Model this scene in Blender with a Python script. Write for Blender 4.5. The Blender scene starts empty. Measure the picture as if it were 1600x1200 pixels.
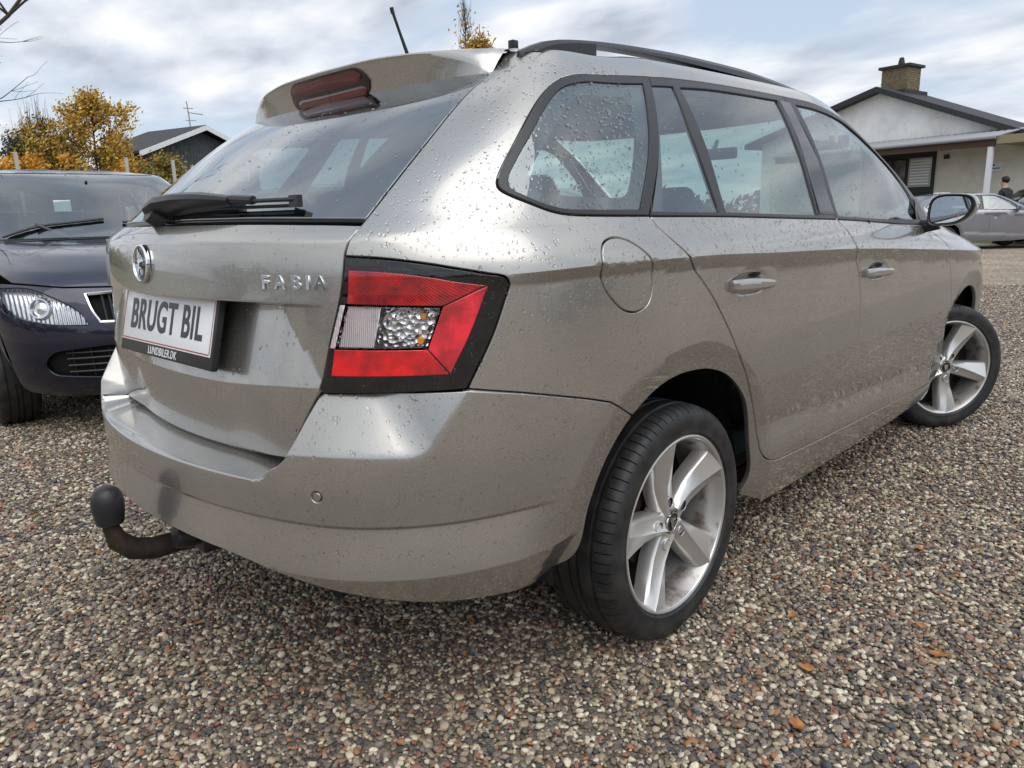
import bpy, bmesh, math, random
import numpy as np
from mathutils import Vector, Matrix, Euler
from mathutils.geometry import delaunay_2d_cdt
rad=math.radians
S=bpy.context.scene
# ------------------------------------------------------------------ camera
cd=bpy.data.cameras.new('camera'); cam=bpy.data.objects.new('camera',cd); S.collection.objects.link(cam); S.camera=cam
cd.sensor_fit='HORIZONTAL'; cd.sensor_width=36; cd.lens=36*1147/1600; cd.clip_start=.05; cd.clip_end=3000
_yaw,_pit,_rol=rad(44.652),rad(12.796),rad(-1.475)
_f=np.array([-math.sin(_yaw)*math.cos(_pit),math.cos(_yaw)*math.cos(_pit),-math.sin(_pit)])
_r=np.array([math.cos(_yaw),math.sin(_yaw),0]); _u=np.cross(_r,_f)
_r2=_r*math.cos(_rol)+_u*math.sin(_rol); _u2=-_r*math.sin(_rol)+_u*math.cos(_rol)
cam.matrix_world=Matrix(((_r2[0],_u2[0],-_f[0],1.735),(_r2[1],_u2[1],-_f[1],-1.498),(_r2[2],_u2[2],-_f[2],1.058),(0,0,0,1)))
# ------------------------------------------------------------------ sky and sun
W=bpy.data.worlds.new('World'); S.world=W; W.use_nodes=True
nt=W.node_tree; nt.nodes.clear()
def wn(t,**k):
    n=nt.nodes.new(t)
    for a,b in k.items(): setattr(n,a,b)
    return n
SUN_EL,SUN_AZ=58,116      # azimuth clockwise from +Y
sky=wn('ShaderNodeTexSky',sky_type='NISHITA',sun_disc=False,sun_elevation=rad(SUN_EL),sun_rotation=rad(SUN_AZ),air_density=1.0,dust_density=1.5,ozone_density=1.5)
tc=wn('ShaderNodeTexCoord')
sep=wn('ShaderNodeSeparateXYZ'); nt.links.new(tc.outputs['Generated'],sep.inputs[0])
# project the direction on a cloud deck: (x,y)/(z+.12)
addz=wn('ShaderNodeMath',operation='ADD'); addz.inputs[1].default_value=.16
mz=wn('ShaderNodeMath',operation='MAXIMUM'); mz.inputs[1].default_value=0.0
nt.links.new(sep.outputs['Z'],mz.inputs[0]); nt.links.new(mz.outputs[0],addz.inputs[0])
cmb=wn('ShaderNodeCombineXYZ')
for i,a in enumerate('XY'):
    d=wn('ShaderNodeMath',operation='DIVIDE'); nt.links.new(sep.outputs[a],d.inputs[0]); nt.links.new(addz.outputs[0],d.inputs[1]); nt.links.new(d.outputs[0],cmb.inputs[i])
n1=wn('ShaderNodeTexNoise'); n1.inputs['Scale'].default_value=.9; n1.inputs['Detail'].default_value=9; n1.inputs['Roughness'].default_value=.52; n1.inputs['Distortion'].default_value=.35
n2=wn('ShaderNodeTexNoise'); n2.inputs['Scale'].default_value=1.9; n2.inputs['Detail'].default_value=10; n2.inputs['Roughness'].default_value=.5
mp=wn('ShaderNodeMapping'); mp.inputs['Location'].default_value=(5.3,1.7,0); mp.inputs['Scale'].default_value=(1,1.5,1); mp.inputs['Rotation'].default_value=(0,0,.6)
nt.links.new(cmb.outputs[0],mp.inputs[0]); nt.links.new(mp.outputs[0],n1.inputs['Vector']); nt.links.new(mp.outputs[0],n2.inputs['Vector'])
cr=wn('ShaderNodeValToRGB'); cr.color_ramp.elements[0].position=.36; cr.color_ramp.elements[1].position=.52
nt.links.new(n1.outputs['Fac'],cr.inputs[0])
cr2=wn('ShaderNodeValToRGB'); e=cr2.color_ramp.elements
e[0].position=.34; e[0].color=(4.6,5.1,6.0,1); e[1].position=.66; e[1].color=(9.5,9.6,9.8,1)
m_=e.new(.50); m_.color=(7.2,7.6,8.3,1)
nt.links.new(n2.outputs['Fac'],cr2.inputs[0])
skm=wn('ShaderNodeMix',data_type='RGBA',blend_type='MULTIPLY'); skm.inputs[0].default_value=1; skm.inputs[7].default_value=(1.0,1.05,1.12,1)
nt.links.new(sky.outputs[0],skm.inputs[6])
# thin veil everywhere so that the gaps are milky blue
veil=wn('ShaderNodeMix',data_type='RGBA'); veil.inputs[0].default_value=.7; veil.inputs[7].default_value=(6.3,7.3,8.5,1)
nt.links.new(skm.outputs[2],veil.inputs[6])
mixc=wn('ShaderNodeMix',data_type='RGBA'); nt.links.new(cr.outputs[0],mixc.inputs[0]); nt.links.new(veil.outputs[2],mixc.inputs[6]); nt.links.new(cr2.outputs[0],mixc.inputs[7])
dotn=wn('ShaderNodeVectorMath',operation='DOT_PRODUCT'); nrm=wn('ShaderNodeVectorMath',operation='NORMALIZE'); nt.links.new(tc.outputs['Generated'],nrm.inputs[0]); nt.links.new(nrm.outputs[0],dotn.inputs[0])
dotn.inputs[1].default_value=(math.sin(rad(SUN_AZ))*math.cos(rad(SUN_EL)),math.cos(rad(SUN_AZ))*math.cos(rad(SUN_EL)),math.sin(rad(SUN_EL)))
mxd=wn('ShaderNodeMath',operation='MAXIMUM'); mxd.inputs[1].default_value=0; nt.links.new(dotn.outputs['Value'],mxd.inputs[0])
pw=wn('ShaderNodeMath',operation='POWER'); pw.inputs[1].default_value=3; nt.links.new(mxd.outputs[0],pw.inputs[0])
gl_=wn('ShaderNodeMath',operation='MULTIPLY_ADD'); gl_.inputs[1].default_value=.9; gl_.inputs[2].default_value=1.0; nt.links.new(pw.outputs[0],gl_.inputs[0])
glow=wn('ShaderNodeVectorMath',operation='SCALE'); nt.links.new(mixc.outputs[2],glow.inputs[0]); nt.links.new(gl_.outputs[0],glow.inputs['Scale'])
bg=wn('ShaderNodeBackground'); bg.inputs['Strength'].default_value=.1; nt.links.new(glow.outputs[0],bg.inputs['Color'])
out=wn('ShaderNodeOutputWorld'); nt.links.new(bg.outputs[0],out.inputs[0])
sd=bpy.data.lights.new('sun','SUN'); sd.energy=1.25; sd.angle=rad(60); sd.color=(1,.95,.88)
sun=bpy.data.objects.new('sun',sd); S.collection.objects.link(sun)
_a=rad(SUN_AZ); _e=rad(SUN_EL); _d=Vector((math.sin(_a)*math.cos(_e),math.cos(_a)*math.cos(_e),math.sin(_e)))
sun.rotation_euler=(-_d).to_track_quat('-Z','Y').to_euler(); sun.location=_d*50
S.view_settings.view_transform='Standard'; S.view_settings.look='None'; S.view_settings.gamma=1; S.view_settings.use_curve_mapping=False
S.view_settings.exposure=0.15
# ------------------------------------------------------------------ materials
def mat(name,col=(.5,.5,.5),rough=.5,metal=0,coat=0,spec=.5,trans=0,ior=1.45,emit=None):
    m=bpy.data.materials.new(name); m.use_nodes=True; b=m.node_tree.nodes['Principled BSDF']
    b.inputs['Base Color'].default_value=(*col,1); b.inputs['Roughness'].default_value=rough; b.inputs['Metallic'].default_value=metal
    b.inputs['Coat Weight'].default_value=coat; b.inputs['Coat Roughness'].default_value=.02; b.inputs['Specular IOR Level'].default_value=spec
    b.inputs['Transmission Weight'].default_value=trans; b.inputs['IOR'].default_value=ior
    return m
def N(m,t,**k):
    n=m.node_tree.nodes.new(t)
    for a,b in k.items():
        if a in n.inputs: n.inputs[a].default_value=b
        else: setattr(n,a,b)
    return n
def L(m,a,b): m.node_tree.links.new(a,b)
def P_(m): return m.node_tree.nodes['Principled BSDF']
def noise_col(m,c0,c1,scale=8,detail=6,coord='Object',lo=.35,hi=.65,rough=.6):
    t=N(m,'ShaderNodeTexCoord'); n=N(m,'ShaderNodeTexNoise',Scale=scale,Detail=detail,Roughness=rough); L(m,t.outputs[coord],n.inputs['Vector'])
    r=N(m,'ShaderNodeValToRGB'); r.color_ramp.elements[0].position=lo; r.color_ramp.elements[1].position=hi
    r.color_ramp.elements[0].color=(*c0,1); r.color_ramp.elements[1].color=(*c1,1); L(m,n.outputs['Fac'],r.inputs[0]); L(m,r.outputs[0],P_(m).inputs['Base Color'])
    return n,r,t
def bump(m,src,strength=.3,dist=.01):
    b=N(m,'ShaderNodeBump',Strength=strength,Distance=dist); L(m,src,b.inputs['Height']); L(m,b.outputs[0],P_(m).inputs['Normal']); return b
def paint(name,c,metal=.65,dirt=.5,rough=.32):
    m=mat(name,c,rough,metal,1.0); nz,r,t=noise_col(m,tuple(x*.93 for x in c),tuple(min(1,x*1.05) for x in c),3,5)
    f=N(m,'ShaderNodeTexNoise',Scale=900,Detail=1); L(m,t.outputs['Object'],f.inputs['Vector'])
    mv=N(m,'ShaderNodeMapRange'); mv.inputs[3].default_value=rough-.05; mv.inputs[4].default_value=rough+.07; L(m,f.outputs['Fac'],mv.inputs[0]); L(m,mv.outputs[0],P_(m).inputs['Roughness'])
    # road film: coat gets slightly rougher in streaks and towards the sills
    d=N(m,'ShaderNodeTexNoise',Scale=14,Detail=8,Roughness=.65); mpn=N(m,'ShaderNodeMapping'); mpn.inputs['Scale'].default_value=(1,1,.25)
    L(m,t.outputs['Object'],mpn.inputs[0]); L(m,mpn.outputs[0],d.inputs['Vector'])
    mr=N(m,'ShaderNodeMapRange'); mr.inputs[1].default_value=.4; mr.inputs[2].default_value=.75; mr.inputs[3].default_value=.012; mr.inputs[4].default_value=.012+.05*dirt; L(m,d.outputs['Fac'],mr.inputs[0]); L(m,mr.outputs[0],P_(m).inputs['Coat Roughness'])
    return m
M={}
M['paint']=paint('beige_metallic_paint',(.405,.390,.362),.82,.12,.26)
M['paint_blue']=paint('dark_blue_paint',(.006,.008,.026),.4)
M['paint_silver']=paint('silver_grey_paint',(.26,.26,.29),.6)
M['paint_dark']=paint('charcoal_paint',(.03,.032,.036),.5)
M['paint_white']=paint('white_paint',(.72,.72,.70),0)
M['paint_red']=paint('red_paint',(.45,.015,.02),.1)
M['black_gloss']=mat('gloss_black_plastic',(.006,.006,.007),.05,0,.5)
M['black_satin']=mat('satin_black_plastic',(.018,.018,.019),.35)
M['rail']=mat('satin_dark_rail',(.045,.047,.05),.33,.3)
M['seal']=mat('window_seal_black',(.022,.022,.023),.30)
M['black_matt']=mat('black_matt',(.006,.006,.006),.9)
M['rubber']=mat('tyre_rubber',(.016,.016,.017),.5)
nz,r,t=noise_col(M['rubber'],(.012,.012,.013),(.045,.043,.040),22,8,lo=.4,hi=.8); bump(M['rubber'],nz.outputs['Fac'],.25,.002)
M['alloy']=mat('silver_alloy',(.62,.61,.59),.28,.75,.3)
M['alloy_dirty']=mat('brake_dust_alloy',(.5,.48,.45),.38,.6)
nz,r,t=noise_col(M['alloy_dirty'],(.16,.11,.08),(.46,.44,.42),16,10,lo=.34,hi=.52)
M['chrome']=mat('chrome',(.75,.76,.78),.08,1)
M['steel_rust']=mat('rusty_steel',(.08,.05,.035),.6,.3); nz,r,t=noise_col(M['steel_rust'],(.012,.010,.009),(.052,.036,.026),18,8); bump(M['steel_rust'],nz.outputs['Fac'],.5,.003)
M['white']=mat('plate_white',(.80,.81,.82),.25,0,.4)
M['red_line']=mat('plate_red',(.35,.01,.03),.3)
M['ink']=mat('black_ink',(.01,.01,.012),.3)
M['white_ink']=mat('white_ink',(.8,.8,.8),.4)
M['cloth']=mat('dark_seat_cloth',(.035,.036,.038),.9); nz,r,t=noise_col(M['cloth'],(.025,.025,.027),(.055,.055,.058),60,4)
M['lining']=mat('pale_headlining',(.62,.61,.57),.9)
M['trim_grey']=mat('dark_trim',(.03,.03,.032),.7)
def glass_mat(name,tint,f0=.12,rough=0.0):
    m=bpy.data.materials.new(name); m.use_nodes=True; n=m.node_tree; n.nodes.clear()
    o=n.nodes.new('ShaderNodeOutputMaterial'); tr=n.nodes.new('ShaderNodeBsdfTransparent'); tr.inputs[0].default_value=(*tint,1)
    g=n.nodes.new('ShaderNodeBsdfGlossy'); g.inputs['Roughness'].default_value=rough; g.inputs[0].default_value=(.95,.98,1,1)
    lw=n.nodes.new('ShaderNodeLayerWeight'); lw.inputs[0].default_value=.5
    pw=n.nodes.new('ShaderNodeMath'); pw.operation='POWER'; pw.inputs[1].default_value=4.5; n.links.new(lw.outputs['Facing'],pw.inputs[0])
    ma=n.nodes.new('ShaderNodeMath'); ma.operation='MULTIPLY_ADD'; ma.inputs[1].default_value=1-f0; ma.inputs[2].default_value=f0; n.links.new(pw.outputs[0],ma.inputs[0])
    tc=n.nodes.new('ShaderNodeTexCoord'); nz=n.nodes.new('ShaderNodeTexNoise'); nz.inputs['Scale'].default_value=1.6; nz.inputs['Detail'].default_value=2
    bp=n.nodes.new('ShaderNodeBump'); bp.inputs['Strength'].default_value=.05; bp.inputs['Distance'].default_value=.02
    n.links.new(tc.outputs['Object'],nz.inputs['Vector']); n.links.new(nz.outputs[0],bp.inputs['Height']); n.links.new(bp.outputs[0],g.inputs['Normal'])
    mx=n.nodes.new('ShaderNodeMixShader'); n.links.new(ma.outputs[0],mx.inputs[0]); n.links.new(tr.outputs[0],mx.inputs[1]); n.links.new(g.outputs[0],mx.inputs[2]); n.links.new(mx.outputs[0],o.inputs[0])
    return m
M['glass']=glass_mat('green_tinted_glass',(.60,.74,.70),.18)
M['rear_glass']=glass_mat('tinted_rear_glass',(.27,.34,.35),.26)
M['clear']=glass_mat('clear_lens',(.95,.95,.95),.05)
M['water']=mat('rain_drop',(1,1,1),.0,0,0,trans=1,ior=1.33)
def lens_mat(name,c,sc):
    m=mat(name,c,.18,0,1.0); t=N(m,'ShaderNodeTexCoord'); mp=N(m,'ShaderNodeMapping'); mp.inputs['Rotation'].default_value=(.0,.5,.35)
    w=N(m,'ShaderNodeTexWave',Scale=sc,Distortion=1.5); w.wave_profile='SIN'; L(m,t.outputs['Object'],mp.inputs[0]); L(m,mp.outputs[0],w.inputs['Vector'])
    v=N(m,'ShaderNodeTexVoronoi',Scale=sc*1.2); L(m,t.outputs['Object'],v.inputs['Vector'])
    n=N(m,'ShaderNodeTexNoise',Scale=22,Detail=3); L(m,t.outputs['Object'],n.inputs['Vector'])
    r=N(m,'ShaderNodeValToRGB'); r.color_ramp.elements[0].position=.36; r.color_ramp.elements[1].position=.62
    r.color_ramp.elements[0].color=(c[0]*.42,c[1]*.4,c[2]*.4,1); r.color_ramp.elements[1].color=(*c,1)
    mx=N(m,'ShaderNodeMix',data_type='RGBA'); mx.inputs[0].default_value=.25; L(m,n.outputs[0],r.inputs[0]); L(m,r.outputs[0],mx.inputs[6]); L(m,w.outputs[0],mx.inputs[7]); mx.blend_type='OVERLAY'
    L(m,mx.outputs[2],P_(m).inputs['Base Color'])
    b=N(m,'ShaderNodeBump',Strength=.3,Distance=.001); L(m,w.outputs['Fac'],b.inputs['Height']); L(m,b.outputs[0],P_(m).inputs['Normal'])
    P_(m).inputs['Subsurface Weight'].default_value=.0
    return m
M['red_lens']=lens_mat('red_lens',(.80,.001,.006),150); M['red_lens_dark']=lens_mat('deep_red_lens',(.45,.002,.006),130); M['red_lens_pale']=lens_mat('pale_red_lens',(.85,.015,.035),190)
m=M['dark_red']=mat('brake_light_red',(.085,.002,.005),.1,0,1)
m=M['reflector']=mat('faceted_reflector',(.75,.76,.80),.12,.9)
t=N(m,'ShaderNodeTexCoord'); v=N(m,'ShaderNodeTexVoronoi',Scale=105); L(m,t.outputs['Object'],v.inputs['Vector'])
r=N(m,'ShaderNodeValToRGB'); r.color_ramp.elements[0].color=(.30,.31,.33,1); r.color_ramp.elements[1].color=(.92,.90,.92,1); L(m,v.outputs['Color'],r.inputs[0]); L(m,r.outputs[0],P_(m).inputs['Base Color']); bump(m,v.outputs['Distance'],.8,.006)
m=M['bowl']=mat('fluted_reflector',(.8,.81,.83),.15,.75)
t=N(m,'ShaderNodeTexCoord'); w=N(m,'ShaderNodeTexWave',Scale=18,Distortion=1.2); L(m,t.outputs['Object'],w.inputs['Vector']); bump(m,w.outputs['Fac'],.6,.008)
M['amber']=mat('amber_bulb',(.8,.28,.02),.2,0,.5)
m=M['pink_lens']=mat('frosted_lens',(.80,.74,.76),.2,.35,1)
t=N(m,'ShaderNodeTexCoord'); w=N(m,'ShaderNodeTexWave',Scale=95,Distortion=.6); L(m,t.outputs['Object'],w.inputs['Vector']); bump(m,w.outputs['Fac'],.7,.002)
r=N(m,'ShaderNodeValToRGB'); r.color_ramp.elements[0].color=(.66,.56,.58,1); r.color_ramp.elements[1].color=(.90,.86,.88,1); L(m,w.outputs['Fac'],r.inputs[0]); L(m,r.outputs[0],P_(m).inputs['Base Color'])
# ------------------------------------------------------------------ body surface
Y0R=0.15; Y0F=1.0; LR=1.55; LF=2.3   # metres of U on the rear and front quarters
def _pchip(xs,ys):
    xs=np.array(xs,float);ys=np.array(ys,float);h=np.diff(xs);d=np.diff(ys)/h;m=np.zeros(len(xs))
    for i in range(1,len(xs)-1):
        if d[i-1]*d[i]>0:
            w1=2*h[i]+h[i-1];w2=h[i]+2*h[i-1];m[i]=(w1+w2)/(w1/d[i-1]+w2/d[i])
    m[0]=d[0];m[-1]=d[-1]
    def f(x):
        x=np.clip(np.asarray(x,float),xs[0],xs[-1]);i=np.clip(np.searchsorted(xs,x,side='right')-1,0,len(h)-1)
        t=(x-xs[i])/h[i];t2=t*t;t3=t2*t
        return (2*t3-3*t2+1)*ys[i]+(t3-2*t2+t)*h[i]*m[i]+(-2*t3+3*t2)*ys[i+1]+(t3-t2)*h[i]*m[i+1]
    return f
def tab(*p): return _pchip([a for a,b in p],[b for a,b in p])
fW=tab((.17,.77),(.22,.80),(.27,.822),(.32,.835),(.42,.848),(.55,.858),(.66,.863),(.80,.866),(.93,.864),(.965,.861),(1.055,.824),(1.10,.806),(1.2,.764),(1.3,.709),(1.36,.668),(1.385,.650),(1.405,.635),(1.425,.613),(1.44,.588),(1.46,.555),(1.5,.48),(1.6,.33),(1.75,.14),(1.9,.0))
fYR=tab((.17,-.80),(.22,-.85),(.27,-.885),(.32,-.903),(.42,-.915),(.55,-.918),(.66,-.913),(.80,-.905),(.93,-.897),(1.02,-.888),(1.035,-.875),(1.06,-.842),(1.10,-.787),(1.2,-.64),(1.3,-.491),(1.36,-.378),(1.385,-.34),(1.40,-.325),(1.425,-.29),(1.45,-.24),(1.5,-.15),(1.6,.03),(1.75,.3),(1.9,.575))
fNR=tab((.17,4.6),(.5,5.0),(1.06,5.3),(1.2,7),(1.3,8.8),(1.36,10.8),(1.45,9),(1.6,6),(1.9,4))
fYF=tab((.17,3.15),(.3,3.27),(.5,3.30),(.7,3.26),(.82,3.16),(.9,2.98),(.96,2.7),(1.0,2.40),(1.06,2.24),(1.2,1.95),(1.36,1.60),(1.40,1.48),(1.44,1.34),(1.5,1.2),(1.6,1.05),(1.9,1.0))
fNF=tab((.17,8),(.7,11),(.82,10),(.9,7),(.97,5.5),(1.06,6.5),(1.36,5),(1.9,4))
fA=tab((-1.5,-.0),(-.6,-.005),(-.36,-.008),(.05,.008),(.4,.017),(.65,.02),(1.0,.022),(1.6,.012),(2.4,0),(3.3,0))
def fZ(v,U=0.0):
    q=np.clip((v-1.425)/.475,0,1); z=np.where(v<1.425,v,1.425+.045*(1-(1-q)**3))
    return z+fA(U)*np.clip((v-1.06)/.31,0,1)**1.5*np.clip((1.9-v)/.45,0,1)
def _sup(c,s,nx,ny):
    r=np.ones_like(c)
    for _ in range(25):
        f=(r*c)**nx+(r*s)**ny-1; g=nx*c*(r*c)**(nx-1)+ny*s*(r*s)**(ny-1); r=r-f/np.maximum(g,1e-6)
    return r*c,r*s
UC=Y0R-LR
def base(U,v):
    U=np.asarray(U,float);v=np.asarray(v,float);U,v=np.broadcast_arrays(U,v)
    UF=Y0F+LF; sg=np.where((U<UC)|(U>UF),-1.0,1.0); U=np.where(U<UC,2*UC-U,np.where(U>UF,2*UF-U,U))
    W=fW(v); x=W.copy(); y=U.copy()
    tr=np.clip((Y0R-U)/LR,0,1); ph=tr*np.pi/2; ph=ph
    X,Yy=_sup(np.abs(np.cos(ph)),np.abs(np.sin(ph)),2.0+0*v,fNR(v))
    k=U<Y0R; x=np.where(k,W*X,x); y=np.where(k,Y0R+(fYR(v)-Y0R)*Yy,y)
    tf=np.clip((U-Y0F)/LF,0,1); ph=tf*np.pi/2
    X,Yy=_sup(np.abs(np.cos(ph)),np.abs(np.sin(ph)),2.0+0*v,fNF(v))
    k=U>Y0F; x=np.where(k,W*X,x); y=np.where(k,Y0F+(fYF(v)-Y0F)*Yy,y)
    return np.stack([x*sg,y,fZ(v,U)],-1)
def normal(U,v,fn=base):
    e=1e-4; U=np.asarray(U,float); v=np.asarray(v,float)
    a=fn(U+e,v)-fn(U-e,v); b=fn(U,v+e)-fn(U,v-e)
    n=np.cross(a,b); return n/np.maximum(np.linalg.norm(n,axis=-1,keepdims=True),1e-12)

def ss(a,b,x):
    t=np.clip((x-a)/(b-a),0,1); return t*t*(3-2*t)
fold=lambda U: np.where(U<UC,2*UC-U,np.where(U>Y0F+LF,2*(Y0F+LF)-U,U))
fVC=tab((-.75,.955),(-.47,.958),(-.3,.963),(0,.961),(.34,.951),(.95,.933),(1.67,.878),(1.85,.855),(2.4,.80),(3.3,.75))
fDC=tab((0,.48),(.425,.471),(.627,.462),(1.0,.436),(1.323,.414),(1.487,.392),(1.7,.36))
def _arch(P,yc):
    y=P[...,1]-yc; z=P[...,2]-.305
    r=np.sqrt(y*y+z*z); return r
def D_body(U,v):
    U=fold(U); P=base(U,v); D=np.zeros(np.shape(U))
    s=v-fVC(U); a=.0145*ss(-.56,-.35,U)+.002
    D=D+a*np.where(s>0,np.clip(1-s/.095,0,1),np.clip(1+s/(.022+.014*ss(-.4,.4,U)),0,1))*np.where(v<1.2,1,0)
    s=fDC(U)-v; k=ss(.33,.46,U)*(1-ss(1.62,1.72,U)); D=D+k*.014*np.clip(s/.09,0,1)-k*.004*np.exp(-(s/.05)**2)
    for yh,zh,ru in ((.245,.884,.118),(1.16,.853,.112)):
        q=((P[...,1]-yh)/ru)**2+((v-zh)/.034)**2; D=D-.0145*np.clip(1-q,0,1)**1.7
    for yc in (-.015,2.47):
        r=_arch(P,yc); D=D-.24*np.clip(.458-r,0,.09)*np.where(np.abs(P[...,1]-yc)<.6,1,0)*np.where(v<.9,1,0)
    return D
fVF=tab((-1.5,.612),(-1.0,.622),(-.871,.632),(-.698,.640),(-.627,.650),(-.589,.667),(-.568,.695),(-.546,.728),(-.53,.765),(-.3,.80))
def D_bump(U,v):
    U=fold(U); P=base(U,v)
    B=.042*(1-ss(-.80,-.36,U)); vf=fVF(U)
    q1=.50*(v-(.640-.009*ss(.75,.95,-U))); q2=.42*((-.537-U)-.55*(.757-v)); k_=.013
    hh=np.clip(.5+.5*(q2-q1)/k_,0,1); q=q2*(1-hh)+q1*hh-k_*hh*(1-hh)
    q=.5*(q+np.sqrt(q*q+.0026**2))
    D=B-np.minimum(q,.065)
    # lower crease
    k=1-ss(-.46,-.36,U); vc=.505+.0*U
    s=vc-v
    D=D-k*.009*ss(-.004,.006,s)+k*.022*np.clip(s/.10,0,1)-np.clip(.405-v,0,1)*.35*(1-ss(-.34,-.30,U))
    r=_arch(P,-.015); D=D-.24*np.clip(.458-r,0,.09)*np.where(v<.9,1,0)
    # shelf in front of the tailgate
    D=D-.105*ss(.574,.592,v-.030*np.exp(-np.clip(-.886-U,0,1)/.012))*(1-ss(-.904,-.882,U))
    return D
def D_gate(U,v):
    U=fold(U)
    rv=.757-.018*ss(.80,1.15,-U)
    d=np.minimum(.215*(v-rv),.235*(-.775-U)); d=np.clip(d,0,.05)
    d=d+.036*ss(.80,1.12,-U)
    D=-d*(1-ss(.905,.914,v+.03*(U+.75)*0))
    D=D-.10*np.clip(rv-v,0,1)
    return D
def surf(U,v,D=None,off=0.0):
    P=base(U,v)
    N=normal(U,v)
    d=off if D is None else D(U,v)+off
    return P+N*np.asarray(d)[...,None]
# ------------------------------------------------------------------ mesh helpers
def new_obj(name,verts,faces,m=None,parent=None,smooth=True,normals=None,mats=None,fmat=None):
    me=bpy.data.meshes.new(name); me.from_pydata([tuple(map(float,v)) for v in verts],[],[tuple(map(int,f)) for f in faces])
    if m: me.materials.append(m)
    if mats:
        for x in mats: me.materials.append(x)
        if fmat is not None: me.polygons.foreach_set('material_index',list(fmat))
    if smooth: me.polygons.foreach_set('use_smooth',[True]*len(me.polygons))
    if normals is not None: me.normals_split_custom_set_from_vertices([tuple(map(float,v)) for v in normals])
    me.update()
    o=bpy.data.objects.new(name,me); S.collection.objects.link(o)
    if parent: o.parent=parent
    return o
def tag(o,label=None,cat=None,group=None,kind=None):
    for k,v in (('label',label),('category',cat),('group',group),('kind',kind)):
        if v: o[k]=v
    return o
def empty(name,loc=(0,0,0),rz=0,**k):
    o=bpy.data.objects.new(name,None); S.collection.objects.link(o); o.location=loc; o.rotation_euler=(0,0,rz); o.empty_display_size=.2
    return tag(o,**k)
class MB:
    def __init__(s): s.v=[]; s.f=[]; s.m=[]; s.mi=0
    def add(s,v,f):
        n=len(s.v); s.v+= [tuple(x) for x in v]; s.f+=[tuple(i+n for i in q) for q in f]; s.m+=[s.mi]*len(f); return s
    def box(s,c,d,R_=None,tap=1.0):
        v=[]
        for sx in(-1,1):
            for sy in(-1,1):
                for sz in(-1,1):
                    k=tap if sz>0 else 1
                    p=Vector((sx*d[0]/2*k,sy*d[1]/2*k,sz*d[2]/2)); 
                    if R_ is not None: p=R_@p
                    v.append(p+Vector(c))
        return s.add(v,[(0,1,3,2),(4,6,7,5),(0,4,5,1),(2,3,7,6),(0,2,6,4),(1,5,7,3)])
    def tube(s,pts,r,n=8,cap=True):
        pts=[Vector(p) for p in pts]; rs=r if hasattr(r,'__len__') else [r]*len(pts); v=[];f=[]
        up=None
        for i,p in enumerate(pts):
            t=(pts[min(i+1,len(pts)-1)]-pts[max(i-1,0)]).normalized()
            if up is None: up=Vector((0,0,1)) if abs(t.z)<.9 else Vector((1,0,0))
            a=t.cross(up).normalized(); up=a.cross(t).normalized()
            for k in range(n):
                an=2*math.pi*k/n; v.append(p+(a*math.cos(an)+up*math.sin(an))*rs[i])
        for i in range(len(pts)-1):
            for k in range(n): f.append((i*n+k,i*n+(k+1)%n,(i+1)*n+(k+1)%n,(i+1)*n+k))
        if cap: f.append(tuple(range(n))[::-1]); f.append(tuple(range((len(pts)-1)*n,len(pts)*n)))
        return s.add(v,f)
    def rev(s,prof,n=48,axis=0,c=(0,0,0)):   # profile of (axial, radius)
        v=[];f=[]
        for a,r in prof:
            for k in range(n):
                t=2*math.pi*k/n; p=[0,0,0]; p[axis]=a; p[(axis+1)%3]=r*math.cos(t); p[(axis+2)%3]=r*math.sin(t); v.append((p[0]+c[0],p[1]+c[1],p[2]+c[2]))
        for i in range(len(prof)-1):
            for k in range(n): f.append((i*n+k,(i+1)*n+k,(i+1)*n+(k+1)%n,i*n+(k+1)%n))
        return s.add(v,f)
    def prism(s,poly,h,M_):   # poly 2D, extruded 0..h, M_ matrix 4x4
        n=len(poly); v=[M_@Vector((x,y,0)) for x,y in poly]+[M_@Vector((x,y,h)) for x,y in poly]
        return s.add(v,[tuple(range(n))[::-1],tuple(range(n,2*n))]+[(i,(i+1)%n,(i+1)%n+n,i+n) for i in range(n)])
    def build(s,name,m,parent=None,smooth=True,bevel=0,seg=2,sub=0,recalc=True):
        mats=m if isinstance(m,(list,tuple)) else [m]
        me=bpy.data.meshes.new(name); me.from_pydata([tuple(x) for x in s.v],[],s.f)
        for x in mats: me.materials.append(x)
        if len(mats)>1: me.polygons.foreach_set('material_index',s.m)
        bm=bmesh.new(); bm.from_mesh(me)
        if recalc: bmesh.ops.recalc_face_normals(bm,faces=bm.faces)
        if bevel: bmesh.ops.bevel(bm,geom=[e for e in bm.edges if e.is_manifold and e.calc_face_angle(0)>.5],offset=bevel,segments=seg,affect='EDGES',profile=.6)
        if sub: 
            for _ in range(sub): bmesh.ops.subdivide_edges(bm,edges=bm.edges[:],cuts=1,use_grid_fill=True,smooth=.6)
        if smooth:
            for f in bm.faces: f.smooth=True
            for e in bm.edges:
                if e.is_manifold and e.calc_face_angle(0)>.6: e.smooth=False
        bm.to_mesh(me); bm.free()
        o=bpy.data.objects.new(name,me); S.collection.objects.link(o)
        if parent: o.parent=parent
        return o
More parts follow.
